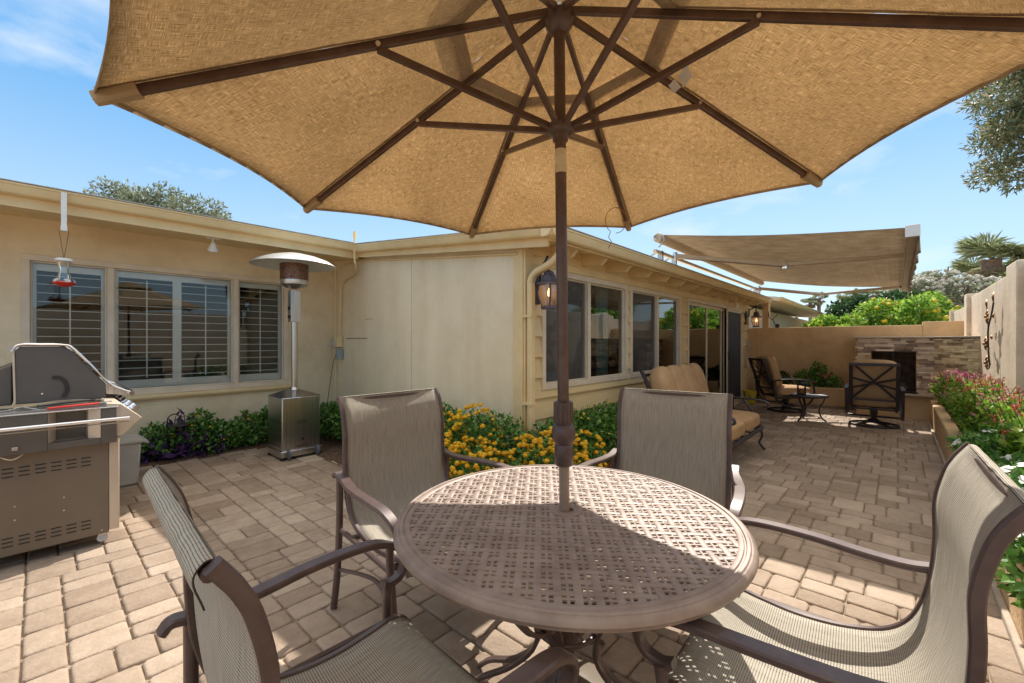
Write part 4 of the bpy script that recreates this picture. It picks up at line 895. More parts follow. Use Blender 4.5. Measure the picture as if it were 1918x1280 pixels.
def strip(off, w, e1, e2, ph, amp):
    if abs(off) > RI - .004: return
    half = math.sqrt(RI * RI - off * off); n = max(4, int(half * 2 / .0125)); vs = []
    for i in range(n + 1):
        x = -half + 2 * half * i / n; z = TZ - .006 + amp * math.sin(math.pi * (x / P0) + ph); c = Vector((TX, TY, z)) + e1 * x + e2 * off
        vs += [c - e2 * w / 2 + Vector((0, 0, -.003)), c - e2 * w / 2 + Vector((0, 0, .0015)), c - e2 * (w / 2 - .0018) + Vector((0, 0, .003)), c + e2 * (w / 2 - .0018) + Vector((0, 0, .003)), c + e2 * w / 2 + Vector((0, 0, .0015)), c + e2 * w / 2 + Vector((0, 0, -.003))]
    b = g.add(vs)
    for i in range(n):
        for k in range(6): k2 = (k + 1) % 6; g.face((b + i * 6 + k, b + i * 6 + k2, b + i * 6 + 6 + k2, b + i * 6 + 6 + k))
for k in range(-12, 13):
    for (e1, e2, sh) in ((ea, eb, 0), (eb, ea, math.pi)):
        strip(k * P0, wwide, e1, e2, math.pi * k + sh + math.pi / 2, .0012); strip((k + .5) * P0, wn, e1, e2, math.pi * k + sh, .0012)
g.build('lattice_top', M['tabletop'], tb)
g = MB(); g.lathe([(.026, TZ + .004), (.045, TZ + .004), (.05, TZ - .001), (.05, TZ - .012), (.026, TZ - .012), (.026, TZ + .004)], (TX, TY, 0), 32); g.build('umbrella_ring', M['tabletop'], tb)
for k in range(4):
    a = R_(20 + 90 * k); u = Vector((math.cos(a), math.sin(a), 0)); s_ = Vector((-u.y, u.x, 0)); c = Vector((TX, TY, 0)); g = MB()
    for q in (-1, 1):
        P_ = [c + u * r_ + s_ * (q * w_) + Vector((0, 0, z_)) for r_, w_, z_ in ((.50, .10, .66), (.40, .075, .60), (.24, .03, .46), (.13, .012, .33), (.11, .012, .22), (.2, .02, .12), (.32, .05, .06), (.38, .06, .01))]
        g.bar(smooth(P_, 5), .026, .014, tuple(s_))
    P_ = [c + u * r_ + Vector((0, 0, z_)) for r_, z_ in ((.50, .63), (.36, .50), (.2, .42), (.12, .47), (.16, .53), (.22, .50))]; g.bar(smooth(P_, 6), .022, .012, tuple(s_))
    g.lathe([(0, -.01), (.03, -.01), (.03, .01), (0, .01)], c + u * .24 + Vector((0, 0, .45)), 10)
    g.build('leg', M['alu'], tb)
g = MB(); g.tube([(TX + .10 * math.cos(a_ * .2618), TY + .10 * math.sin(a_ * .2618), .30) for a_ in range(25)], .009, 8); g.tube([(TX + .46 * math.cos(a_ * .2618), TY + .46 * math.sin(a_ * .2618), .655) for a_ in range(25)], .010, 8); g.build('brace_ring', M['alu'], tb)
# umbrella stand under the table
ub = thing('umbrella_base', 'round scrolled brown umbrella stand on the paving under the table', 'umbrella base', (TX, TY, 0))
g = MB(); g.lathe([(.0, .095), (.05, .10), (.11, .085), (.17, .06), (.225, .035), (.24, .012), (.24, 0), (0, 0)], (TX, TY, .001), 48, rf=lambda a: 1 + .03 * math.cos(8 * a)); g.build('foot', M['grillbrown'], ub)
g = MB(); g.lathe([(.028, .09), (.028, .34), (.034, .34), (.034, .38), (.027, .38)], (TX, TY, 0), 24); g.build('sleeve', M['alu'], ub)

# ---------------------------------------------------------------- umbrella
um = thing('patio_umbrella', 'large open tan market umbrella standing through the table', 'umbrella', (TX, TY, .1))
UC = Vector((W(.17, 1.54).x, W(.17, 1.54).y, 0))
pA = Vector((TX, TY, .11)); pB = Vector((*W(.1695, 1.54).xy, 2.50)); ax = (pB - pA).normalized()
def onp(z): return pA + ax * ((z - pA.z) / ax.z)
g = MB(); g.tube([onp(.11), onp(.98)], .0185, 20); g.build('lower_pole', mat('pole_tan', (.36, .27, .21), (.42, .32, .25), .4, metal=.3, ns=8), um)
g = MB(); g.tube([onp(.97), onp(2.49)], .0205, 20); g.build('upper_pole', M['pole'], um)
Rm = ax.to_track_quat('Z', 'X').to_matrix()
g = MB()
g.lathe([(.030, -.0), (.033, .004), (.034, .07), (.031, .075), (.034, .08), (.041, .095), (.043, .115), (.041, .135), (.034, .147), (.0305, .150)], onp(.885), 32, M=Rm)
g.build('tilt_collar', M['alu'], um)
g = MB(); g.lathe([(.029, .147), (.034, .155), (.034, .225), (.029, .23), (.021, .232)], onp(.885), 48, M=Rm, rf=lambda a: 1 + .045 * math.cos(16 * a)); g.build('collar_grip', M['alu'], um)
g = MB(); g.lathe([(.0212, 0), (.0212, .085)], onp(1.935), 24, M=Rm); g.build('sticker', mat('sticker_cream', (.70, .62, .42), (.6, .5, .33), .5, ns=20), um)
g = MB(); g.lathe([(.0195, -.035), (.028, -.032), (.028, -.01), (.045, -.004), (.05, .01), (.045, .025), (.03, .035), (.0195, .036)], onp(2.085), 32, M=Rm); g.build('runner_hub', M['alu'], um)
g = MB(); g.lathe([(.02, -.05), (.034, -.045), (.05, -.02), (.052, .015), (.03, .04), (.0, .045)], onp(2.49), 24, M=Rm); g.build('top_hub', M['alu'], um)
PH = 3.476; RT, HT = 1.305, .686; RJ, HJ = .624, .951; tX, tY = .033, .019
def upt(rad, k, h):
    a = PH - k * math.pi / 4; dx, dy = rad * math.cos(a), rad * math.sin(a); return W(.17 + dx, 1.54 + dy, EYE + h + tX * dx + tY * dy)
def ribz(rad): return HT + (RT - rad) * (HJ - HT) / (RT - RJ)
run = onp(2.085)
def udir(k): v = upt(1, k, 0) - upt(0, k, 0); v.z = 0; return v.normalized()
for k in range(8):
    u = udir(k); s_ = u.cross(Vector((0, 0, 1))); g = MB()
    g.bar([upt(.03, k, ribz(.03)), upt(RT - .0, k, ribz(RT))], .017, .026, tuple(s_)); rb = g.build('rib', M['pole'], um)
    g = MB(); j = upt(RJ, k, HJ); g.bar([run + u * .035 + Vector((0, 0, .012)), j - Vector((0, 0, .014))], .017, .022, tuple(s_)); g.build('strut', M['pole'], um)
    g = MB(); g.tube([j - s_ * .016 - Vector((0, 0, .005)), j + s_ * .016 - Vector((0, 0, .005))], .006, 8); g.tube([j - s_ * .016 - Vector((0, 0, .006)), j - s_ * .018 - Vector((0, 0, .006))], .008, 8); g.build('rivet', M['tanmetal'], rb)
# canopy: eight gores with a slight belly between the ribs
def gore(mb, r0, r1, lift, sag, nr=14, na=10, edge=.03):
    for k in range(8):
        def f(u, v, k=k):
            rad = r0 + (r1 - r0) * v; p = upt(rad, k, ribz(rad)); q = upt(rad, k + 1, ribz(rad)); m_ = p.lerp(q, u); w = 4 * u * (1 - u)
            c = UC.copy(); c.z = m_.z; inn = (c - m_); inn.z = 0
            m_ = m_ + Vector((0, 0, lift - sag * w * 4 * v * (1 - v) * rad + .014 * w * v + .008 * (1 - v) * v * 4 * noise.noise((u * 5 + k * 7, v * 6, 2)))) + (inn.normalized() * edge * w * v * v if inn.length > 0 else Vector())
            return m_
        i0 = len(mb.uv); mb.grid(f, na, nr)
        # metric uv: u across, v outwards
        for q in range(i0, len(mb.uv)): mb.uv[q] = [((a - .5) * (r0 + (r1 - r0) * b) * .75 + k * 3.1, (r0 + (r1 - r0) * b)) for a, b in mb.uv[q]]
g = MB(); gore(g, .36, RT + .02, .017, .022, edge=.045); cn = g.build('canopy', M['umbrella'], um, solid=.0012)
g = MB(); gore(g, .02, .44, .06, .05, 8, 10, 0); g.build('vent_canopy', M['umbrella'], um, solid=.0012)
g = MB(); gore(g, .355, .415, .013, .022, 3, 10, 0); g.build('vent_band', M['umbrella_band'], um)
for k in range(8):
    g = MB(); sv_ = udir(k).cross(Vector((0, 0, 1)))
    for q in (-1, 1): g.bar([upt(.38, k, ribz(.38)) + sv_ * .015 * q + Vector((0, 0, .0145)), upt(RT + .01, k, ribz(RT + .01)) + sv_ * .017 * q + Vector((0, 0, .0145))], .012, .002, tuple(sv_))
    g.build('seam', M['umbrella_band'], um)
# hem round the edge, rib pockets at the tips
g = MB()
for k in range(8):
    pts = []
    for i in range(13):
        u = i / 12; rad = RT + .02; p = upt(rad, k, ribz(rad)); q = upt(rad, k + 1, ribz(rad)); m_ = p.lerp(q, u); w = 4 * u * (1 - u); c = UC.copy(); c.z = m_.z; inn = (c - m_).normalized()
        pts.append(m_ + inn * .045 * w + Vector((0, 0, .018 + .014 * w)))
    for i in range(12):
        a, b = pts[i], pts[i + 1]; g.quad(a, b, b - Vector((0, 0, .013)), a - Vector((0, 0, .013)), [(i * .08, 0), (i * .08 + .08, 0), (i * .08 + .08, .02), (i * .08, .02)])
g.build('hem', M['umbrella_band'], um, solid=.003)
for k in range(8):
    u = udir(k); s_ = u.cross(Vector((0, 0, 1))); a = upt(RT - .075, k, ribz(RT - .075)); b = upt(RT + .02, k, ribz(RT + .02)); g = MB(); g.bar([a, b], [.045, .03], .034, tuple(s_), .5); g.build('rib_pocket', M['umbrella'], um)
g = MB()
for (w_, h_, a0_, r_) in ((.045, .035, 4.62, .46), (.07, .045, 4.82, .46)):
    p = upt(r_, a0_ - .5, ribz(r_)); q = p - Vector((0, 0, .03)); s_ = udir(a0_ - .5).cross(Vector((0, 0, 1))); g.quad(q - s_ * w_ / 2, q + s_ * w_ / 2, q + s_ * w_ / 2 - Vector((0, 0, h_)) + udir(a0_) * .02, q - s_ * w_ / 2 - Vector((0, 0, h_)) + udir(a0_) * .02)
g.build('care_label', M['white'], um, sm=False)
# wire hoop hanging from a rib
wl_ = upt(1.08, 3, ribz(1.08)) - Vector((0, 0, .02)); e1 = W(1, 0) - W(0, 0); pts = [wl_ + e1 * (.062 * math.sin(t)) + Vector((0, 0, -.075 + .075 * math.cos(t))) - e1 * .03 for t in [R_(a) for a in range(-150, 190, 15)]]
pts = [p - Vector((0, 0, 0)) for p in pts]; tl = [pts[0], pts[0] + e1 * -.012 + Vector((0, 0, -.035)), pts[0] + e1 * .006 + Vector((0, 0, -.06)), pts[0] - e1 * .014 + Vector((0, 0, -.10))]
g = MB(); g.tube(tl[::-1] + pts[1:], .0022, 6); tag(g.build('wire_hoop', M['rust'], origin=wl_), 'thin bent wire hoop hanging from an umbrella rib', 'wire')

# ---------------------------------------------------------------- dining chairs
def make_chair():
    t = thing('sling_chair', '', 'chair', (0, 0, 0), 'sling chairs round the patio table')
    prof = [(-.408, 1.042), (-.396, 1.026), (-.378, .998), (-.360, .955), (-.342, .87), (-.342, .77), (-.335, .67), (-.318, .58), (-.285, .50), (-.225, .445), (-.12, .412), (.0, .402), (.11, .412), (.18, .422), (.225, .412), (.25, .378)]
    P = smooth([(x, 0, z) for x, z in prof], 5); n = len(P)
    for sg in (-1, 1):
        g = MB(); g.bar([p + Vector((0, sg * .272, 0)) for p in P], .020, .024, (0, 1, 0), .35); g.build('side_rail', M['alu'], t)
    nrm = []
    for i in range(n): tt = (P[min(i + 1, n - 1)] - P[max(i - 1, 0)]).normalized(); nrm.append(Vector((-tt.z, 0, tt.x)))
    def f(u, v):
        i = min(int(v * (n - 1)), n - 2); fr = v * (n - 1) - i; p = P[i].lerp(P[i + 1], fr); nn = nrm[i].lerp(nrm[i + 1], fr).normalized(); y = (u - .5) * .528; w = 4 * u * (1 - u) * min(1, v * 10) * min(1, (1 - v) * 10)
        return p + Vector((0, y, 0)) + nn * (.006 - .020 * w)
    g = MB(); g.grid(f, 16, n - 1); g.build('sling', M['sling'], t, solid=.0025)
    g = MB(); g.tube([(-.408, -.262, 1.026), (-.408, .262, 1.026)], .011, 10); g.build('cross_bar', M['alu'], t)
    g = MB(); g.tube([(.243, -.262, .383), (.243, .262, .383)], .011, 8); g.build('cross_bar', M['alu'], t)
    g = MB(); hp = smooth([(-.400, 0, 1.044), (-.414, 0, 1.044), (-.425, 0, 1.03), (-.424, 0, 1.01), (-.414, 0, .982)], 3)
    g.grid(lambda u, v: hp[min(int(v * (len(hp) - 1) + .5), len(hp) - 1)] + Vector((.002 * noise.noise((u * 12, v * 3, 1)), (u - .5) * .524, .004 * noise.noise((u * 25, 3, 0)) * v * v)), 30, len(hp) - 1, (1, .06)); g.build('sling_hem', M['sling'], t, solid=.0025)
    for bx_ in (-.22, .16): g = MB(); g.bar([(bx_, -.30, .39), (bx_, .30, .39)], .03, .02, (1, 0, 0)); g.build('seat_brace', M['alu'], t)
    for sg in (-1, 1):
        A = smooth([(-.392, sg * .295, .650), (-.375, sg * .295, .668), (-.345, sg * .296, .666), (-.28, sg * .298, .655), (-.18, sg * .318, .650), (-.04, sg * .338, .655), (.10, sg * .345, .655), (.19, sg * .342, .645), (.255, sg * .335, .61), (.275, sg * .33, .565), (.255, sg * .325, .525), (.215, sg * .322, .512), (.185, sg * .32, .52)], 5)
        g = MB(); g.bar(A, [.034 + .012 * math.sin(math.pi * min(1, i / len(A) * 1.3)) for i in range(len(A))], .02, (0, 1, 0), .45); g.build('armrest', M['alu'], t)
        g = MB(); g.tube(smooth([(-.335, sg * .298, .65), (-.335, sg * .30, .42), (-.345, sg * .305, .2), (-.375, sg * .31, .004)], 4), .0155, 12); g.build('leg', M['alu'], t)
        g = MB(); g.tube(smooth([(.215, sg * .335, .515), (.205, sg * .325, .38), (.22, sg * .32, .2), (.255, sg * .325, .004)], 4), .0155, 12); g.build('leg', M['alu'], t)
        g = MB(); g.tube([(-.335, sg * .295, .40), (.21, sg * .315, .39)], .012, 8); g.tube(smooth([(-.345, sg * .30, .20), (-.1, sg * .29, .26), (.05, sg * .29, .27), (.215, sg * .315, .19)], 4), .009, 8); g.build('stretcher', M['alu'], t)
    return t
ch = make_chair()
def place_chair(o, bx, bd, label, tgt=(.196, 1.54), turn=0):
    """back-top centre at (bx, bd) in camera terms, facing the table"""
    b = W(bx, bd); t = W(*tgt); d = (t - b); a = math.atan2(d.y, d.x) + R_(turn); loc = b + Vector((math.cos(a), math.sin(a), 0)) * .40
    if o is None: o = copy_tree(ch)
    o.location = (loc.x, loc.y, 0); o.rotation_euler = (0, 0, a); o.scale = (1, 1.09, 1); o['label'] = label; return o
place_chair(ch, -.67, 2.39, 'sling chair facing us on the heater side of the table, yellow reflections on its back')
place_chair(None, .925, 2.455, 'sling chair facing us in front of the window wall, backlit woven back', turn=6)
place_chair(None, -.592, .762, 'sling chair at lower left seen from behind beside the grill', turn=1)
place_chair(None, 1.08, .965, 'sling chair at lower right beside the planter with its wide back toward us', turn=-7)

# ---------------------------------------------------------------- patio heater
HX, HY = 2.03, 5.29
ht = thing('patio_heater', 'tall stainless steel mushroom patio heater on a boxy cabinet', 'heater', (HX, HY, 0))
g = MB(); g.box(HX - .215, HX + .215, HY - .215, HY + .215, .10, .70); i = g.add([(HX + a * .215, HY + b * .215, .70) for a, b in ((-1, -1), (1, -1), (1, 1), (-1, 1))] + [(HX + a * .05, HY + b * .05, .765) for a, b in ((-1, -1), (1, -1), (1, 1), (-1, 1))])
for k in range(4): k2 = (k + 1) % 4; g.face((i + k, i + k2, i + 4 + k2, i + 4 + k))
g.face((i + 4, i + 5, i + 6, i + 7)); g.build('cabinet', M['steel'], ht, bevel=.012)
g = MB(); g.box(HX - .228, HX + .228, HY - .228, HY + .228, .03, .10); g.build('base_skirt', M['steel'], ht, bevel=.006)
g = MB()
for z in (.40, .42, .13, .145):
    w = .05 if z > .3 else .07; g.box(HX - w, HX + w, HY - .218, HY - .2145, z, z + .005); g.box(HX - .218, HX - .2145, HY - .15, HY + .15, z + .01, z + .015)
g.lathe([(0, 0), (.014, 0), (.014, .004), (0, .004)], (HX + .01, HY - .215, .215), 12, M=Matrix.Rotation(R_(90), 3, 'X')); g.build('vent_slot', M['black'], ht)
for sx in (-.15, .17):
    g = MB(); g.lathe([(0, -.014), (.045, -.014), (.058, -.008), (.058, .008), (.045, .014), (0, .014)], (HX + sx, HY - .235, .06), 20, M=Matrix.Rotation(R_(90), 3, 'Y')); g.build('wheel', M['rubber'], ht)
for sx, sy in ((-.2, .2), (.2, .2), (-.21, -.21), (.215, -.2)): g = MB(); g.lathe([(0, 0), (.022, 0), (.018, .032), (0, .032)], (HX + sx, HY + sy, .001), 12); g.build('foot', M['black'], ht)
g = MB(); g.tube([(HX, HY, .76), (HX, HY, 1.93)], .036, 20); g.lathe([(.036, 0), (.055, 0), (.04, .03), (.036, .03)], (HX, HY, .763), 20); g.build('pole', M['steel'], ht)
g = MB(); g.box(HX - .055, HX + .055, HY - .045, HY + .045, 1.56, 1.93); g.tube([(HX - .05, HY - .05, 1.93), (HX - .12, HY - .05, 2.02)], .006, 6); g.build('control_housing', M['steel'], ht, bevel=.006)
g = MB()
for z in (1.62, 1.72): g.lathe([(0, 0), (.018, 0), (.018, .02), (0, .02)], (HX - .055, HY - .02, z), 12, M=Matrix.Rotation(R_(-90), 3, 'Y'))
g.build('knob', M['black'], ht)
g = MB(); g.lathe([(0, -.05), (.09, -.035), (.145, 0), (.15, .03), (.15, .05)], (HX, HY, 2.0), 32); g.build('burner_bowl', M['steel'], ht)
g = MB(); g.lathe([(.15, 0), (.155, .19)], (HX, HY, 2.05), 40); g.build('emitter_grid', mat('emitter_mesh', (.10, .05, .035), (.30, .17, .12), .45, metal=.8, ns=60), ht)
g = MB(); g.lathe([(0, .11), (.12, .10), (.26, .065), (.38, .02), (.455, -.03), (.46, -.035), (.45, -.038), (.37, .008), (.25, .05), (.1, .083), (0, .09)], (HX, HY, 2.26), 56)
g.build('reflector_dome', mat('dome_metal', (.62, .63, .62), (.72, .73, .72), .35, metal=.5, ns=3), ht)

# ---------------------------------------------------------------- grill
gr = thing('gas_grill', 'large grey gas grill on wheels with chrome edged lid at the left edge', 'grill', (.05, 4.5, 0))
gx0, gx1, gy0, gy1 = -.34, .315, 3.85, 5.25
g = MB(); g.box(gx0, gx1, gy0, gy1, .075, .72); g.build('cabinet', M['grillbrown'], gr, bevel=.006)
g = MB(); g.box(gx1, gx1 + .05, gy0 - .004, gy0 + .62, .09, .70); g.box(gx1, gx1 + .05, gy0 + .63, gy1, .09, .70); g.build('door', M['tanmetal'], gr, bevel=.006)
g = MB()
for i in range(6):
    for zc in (.535, .13):
        for k in range(3):
            x = -.118 + i * .065; g.box(x - .022, x + .022, gy0 - .0025, gy0 - .0005, zc + k * .024, zc + k * .024 + .006)
g.build('vent_slot', M['black'], gr, sm=False)
g = MB()
for x, z in ((-.09, .36), (.11, .36), (-.09, .28), (.11, .28), (.28, .1)): g.lathe([(0, 0), (.006, 0), (.004, .003), (0, .003)], (x, gy0, z), 8, M=Matrix.Rotation(R_(90), 3, 'X'))
g.build('screw', M['steel'], gr)
for x in (gx0 + .05, gx1 - .03):
    for y in (gy0 + .06, gy1 - .06):
        g = MB(); g.lathe([(0, -.011), (.026, -.011), (.03, 0), (.026, .011), (0, .011)], (x, y, .032), 16, M=Matrix.Rotation(R_(70), 3, 'X')); g.box(x - .018, x + .018, y - .016, y + .016, .055, .078); g.build('caster', M['steel'], gr)
# side shelf with pocket
sy0 = 3.78; a, b = .04, .27; SZ0, SZ1 = .675, .90
g = MB(); g.box(gx0 - .03, a, sy0, 4.15, SZ0, SZ1); g.box(b, .345, sy0, 4.15, SZ0, SZ1); g.box(a, b, sy0, 4.15, SZ0, .715); g.box(a, b, sy0 + .10, 4.15, .715, SZ1); g.build('side_shelf', M['grillgrey'], gr, bevel=.003)
g = MB(); g.prism([(a + .001, sy0 - .002), (a + .035, sy0 + .098), (a + .001, sy0 + .098)], 2, .716, SZ1); g.build('pocket_cheek', M['tanmetal'], gr); g = MB(); g.prism([(b - .001, sy0 - .002), (b - .001, sy0 + .098), (b - .06, sy0 + .098), (b - .055, sy0 + .03)], 2, .716, SZ1); g.build('pocket_cheek', M['tanmetal'], gr)
g = MB(); g.box(gx0 - .035, .35, sy0 - .005, 4.16, SZ1, SZ1 + .008); g.build('shelf_top', M['steel'], gr, bevel=.003)
g = MB(); g.bar([(gx0 - .1, 3.715, .812), (.40, 3.715, .812)], .008, .012, (0, 0, 1)); g.tube([(gx0 - .1, 3.70, .836), (.40, 3.70, .836)], .0105, 14); g.tube([(.385, 3.70, .836), (.385, 3.79, .836)], .01, 10); g.build('towel_bar', M['chrome'], gr)
g = MB(); g.box(-.10, -.075, sy0 - .012, sy0, .70, .72); g.build('latch', M['steel'], gr, bevel=.003)
g = MB(); g.tube(smooth([(-.15, sy0 + .02, .675), (-.12, sy0 - .0, .655), (-.09, sy0, .65), (-.05, sy0 + .02, .675)], 5), .003, 6); g.build('gas_hose', M['tanmetal'], gr)
# control panel
g = MB(); g.prism([(.30, .93), (.37, .92), (.475, .815), (.375, .71), (.30, .71)], 1, sy0 + .02, gy1 + .1); g.build('control_panel', M['tanmetal'], gr, bevel=.004)
kd = Vector((.105, 0, .105)).normalized(); kM = kd.to_track_quat('Z', 'Y').to_matrix()
for y in (3.9, 4.12, 4.34, 4.56, 4.78, 5.0):
    g = MB(); g.lathe([(0, .0), (.034, 0), (.034, .012), (.028, .016), (.026, .042), (0, .045)], (.425, y, .865), 20, M=kM); g.build('control_knob', M['chrome'], gr)
# lid
lid = [(-.10, .925), (-.10, 1.27), (-.075, 1.295), (.11, 1.295), (.15, 1.275), (.325, 1.03), (.33, .925)]
g = MB(); g.prism(lid, 1, 4.20, 5.18); g.build('lid', M['grillgrey'], gr, bevel=.006)
for y in (4.19, 5.17):
    g = MB(); g.bar(smooth([(-.112, y + .01, 1.265), (-.08, y + .01, 1.307), (.02, y + .01, 1.308), (.115, y + .01, 1.306), (.16, y + .01, 1.285), (.25, y + .01, 1.165), (.34, y + .01, 1.035), (.42, y + .01, .975), (.47, y + .01, .955)], 5), .03, .014, (0, 1, 0), .6); g.build('lid_trim', M['chrome'], gr)
g = MB(); g.bar([(-.098, 4.198, .93), (-.104, 4.198, 1.26)], .012, .01, (0, 1, 0)); g.build('lid_trim', M['tanmetal'], gr)
g = MB(); g.tube([(.465, 4.18, .952), (.465, 5.2, .952)], .016, 14); g.build('lid_handle', M['chrome'], gr)
g = MB(); g.prism([(.325, 1.03), (.45, .955), (.455, .935), (.33, .955)], 1, 4.21, 5.17); g.build('lid_lip', M['steel'], gr)
g = MB(); g.bar(smooth([(.07, 4.196, 1.09), (.10, 4.196, 1.085), (.125, 4.196, 1.055), (.135, 4.196, 1.0), (.115, 4.196, .95)], 5), .004, .022, (0, 1, 0)); g.lathe([(0, 0), (.012, 0), (.012, .006), (0, .006)], (.075, 4.198, 1.088), 12, M=Matrix.Rotation(R_(90), 3, 'X')); g.build('hinge_slot', M['darkmetal'], gr)
g = MB(); g.lathe([(0, 0), (.008, 0), (.006, .005), (0, .005)], (.02, 4.198, .985), 10, M=Matrix.Rotation(R_(90), 3, 'X')); g.build('lid_rivet', M['chrome'], gr)
g = MB(); g.prism([(-.11, .92), (-.11, 1.18), (-.34, 1.06), (-.36, .92)], 1, 4.22, 5.16); g.build('rear_hood', M['grillgrey'], gr, bevel=.006)
# tools
tg = thing('grill_tongs', 'red handled tongs lying on the grill shelf', 'tongs', (.1, 3.92, .91))
g = MB(); g.bar(smooth([(.04, 3.87, .918), (.14, 3.86, .924), (.27, 3.89, .925)], 4), .02, .012, (0, 1, 0), .6); g.build('grip', M['red'], tg)
g = MB(); g.bar([(.26, 3.89, .925), (.33, 3.91, .93)], .018, .008, (0, 1, 0)); g.build('pivot', M['steel'], tg); g = MB(); g.bar(smooth([(.04, 3.87, .916), (-.05, 3.86, .912), (-.16, 3.88, .911)], 3), .014, .003, (0, 1, 0)); g.build('arm', M['steel'], tg)
tg = thing('grill_spatula', 'black handled steel spatula lying on the grill shelf behind the red tongs', 'spatula', (.1, 4.02, .91))
g = MB(); g.bar(smooth([(.26, 4.03, .935), (.1, 4.03, .93), (.0, 4.0, .925)], 4), .022, .013, (0, 1, 0), .6); g.build('grip', M['black'], tg)
g = MB(); g.bar(smooth([(.31, 4.03, .935), (.1, 4.05, .945), (-.06, 4.0, .93), (-.15, 3.96, .913), (-.34, 3.92, .911)], 4), .016, .003, (0, 1, 0)); g.bar(smooth([(-.05, 3.94, .93), (.0, 3.92, .915), (.02, 3.9, .911)], 4), .03, .003, (0, 1, 0)); g.build('blade', M['steel'], tg)
# bin
bn = thing('plastic_bin', 'light grey plastic bin standing behind the grill', 'bin', (.5, 5.45, 0))
g = MB(); g.obox((.50, 5.42, .20), (.26, .34, .40), taper=1.15); g.build('body', M['greyplastic'], bn, bevel=.02)
g = MB(); g.box(.345, .665, 5.215, 5.625, .39, .415); g.tube(smooth([(.66, 5.25, .40), (.70, 5.3, .37), (.70, 5.5, .37), (.66, 5.58, .40)], 4), .014, 8); g.build('rim', M['greyplastic'], bn, bevel=.008)

# ---------------------------------------------------------------- hanging and wall items
def lantern(label, x, y, z, wy=WT):
    t = thing('wall_lantern', label, 'lantern', (x, wy - .02, z)); xp = x + .07
    g = MB(); g.obox((xp, wy - .035, z + .03), (.12, .02, .30)); g.build('wall_plate', M['darkmetal'], t, bevel=.008)
    g = MB(); g.tube(smooth([(xp, wy - .04, z + .06), (xp - .01, wy - .09, z + .07), (xp - .01, wy - .10, z + .17), (xp - .02, wy - .12, z + .225)], 5), .012, 8)
    g.tube(smooth([(xp - .02, wy - .11, z + .225), (x + .01, wy - .18, z + .235), (x - .02, y - .0, z + .285), (x - .045, y, z + .25), (x - .035, y, z + .20), (x, y, z + .165)], 5), .012, 8); g.build('bracket', M['darkmetal'], t)
    g = MB(); g.lathe([(0, .165), (.03, .16), (.045, .145), (.045, .13), (.058, .12), (.062, .07), (.108, .052), (.112, .035), (.10, .032), (0, .04)], (x, y, z), 28); g.build('lamp_cap', M['lampmetal'], t)
    g = MB(); g.lathe([(.088, .03), (.095, -.03), (.086, -.09), (.06, -.155)], (x, y, z), 28); g.build('lamp_glass', M['amber'], t)
    g = MB()
    for k in range(4):
        a = k * math.pi / 2 + .75; g.bar(smooth([(x + math.cos(a) * r_, y + math.sin(a) * r_, z + h_) for r_, h_ in ((.092, .035), (.099, -.03), (.089, -.09), (.062, -.157))], 3), .017, .006, (-math.sin(a), math.cos(a), 0))
    g.lathe([(0, -.155), (.072, -.155), (.072, -.18), (0, -.184)], (x, y, z), 20); g.build('cage', M['lampmetal'], t)
    g = MB(); g.lathe([(.012, -.15), (.012, -.07), (.0, -.07)], (x, y, z), 10); g.build('candle', M['white'], t)
    g = MB(); g.lathe([(0, -.07), (.013, -.055), (.015, -.03), (.006, -.0), (0, .01)], (x, y, z), 10); g.build('bulb', M['bulb'], t)
    return t
lantern('black wall lantern with glowing bulb beside the downspout', 3.06, 2.31, 1.80)
lantern('black wall lantern at the far end of the window wall above the hose', 10.62, 2.30, 1.83)
def spot(label, x, y, z):
    t = thing('eave_spotlight', label, 'spotlight', (x, y, z)); g = MB(); g.box(x - .07, x + .07, y - .02, y + .02, z - .012, z); g.build('mount_plate', M['white'], t, bevel=.003)
    g = MB(); g.tube([(x, y, z), (x, y, z - .07)], .012, 8); g.build('stem', M['white'], t)
    g = MB(); q = Matrix.Rotation(R_(20), 3, 'X'); g.lathe([(0, .05), (.025, .05), (.03, .02), (.05, -.03), (.05, -.045)], (x, y, z - .10), 20, M=q); g.build('lamp_shade', M['white'], t); g = MB(); g.lathe([(0, -.045), (.046, -.04)], (x, y, z - .10), 20, M=q); g.build('lens', M['chrome'], t); return t
spot('white spotlight under the left eave above the shuttered window', 1.30, 5.62, 2.475)
spot('round spotlight under the eave above the sliding door', 9.5, 2.42, 2.17)
fd = thing('hummingbird_feeder', 'glass hummingbird feeder with red base hanging before the left window', 'bird feeder', (.15, 5.33, 1.8))
fx, fy = .15, 5.27
g = MB(); g.box(fx - .018, fx + .018, fy + .0, fy + .006, 2.30, 2.60); g.box(fx - .02, fx + .02, fy - .02, fy + .03, 2.27, 2.31); g.build('hanger_bracket', M['white'], fd, bevel=.003)
g = MB(); g.tube([(fx - .03, fy, 2.275), (fx, fy, 2.035)], .0018, 5); g.tube([(fx + .03, fy, 2.275), (fx, fy, 2.035)], .0018, 5); g.build('chain', M['darkmetal'], fd)
g = MB(); g.lathe([(0, .02), (.04, .018), (.055, .01), (.058, -.005), (.05, -.01), (0, -.01)], (fx, fy, 2.02), 24); g.build('lid', M['white'], fd)
g = MB(); g.lathe([(.028, .19), (.04, .17), (.028, .11), (.04, .04), (.045, .0)], (fx, fy, 1.83), 24); g.build('bottle', M['clear'], fd)
g = MB(); g.lathe([(0, -.02), (.03, -.018), (.07, .005), (.075, .015), (.05, .025), (0, .03)], (fx, fy, 1.815), 24); g.build('feeding_tray', M['red'], fd)
g = MB()
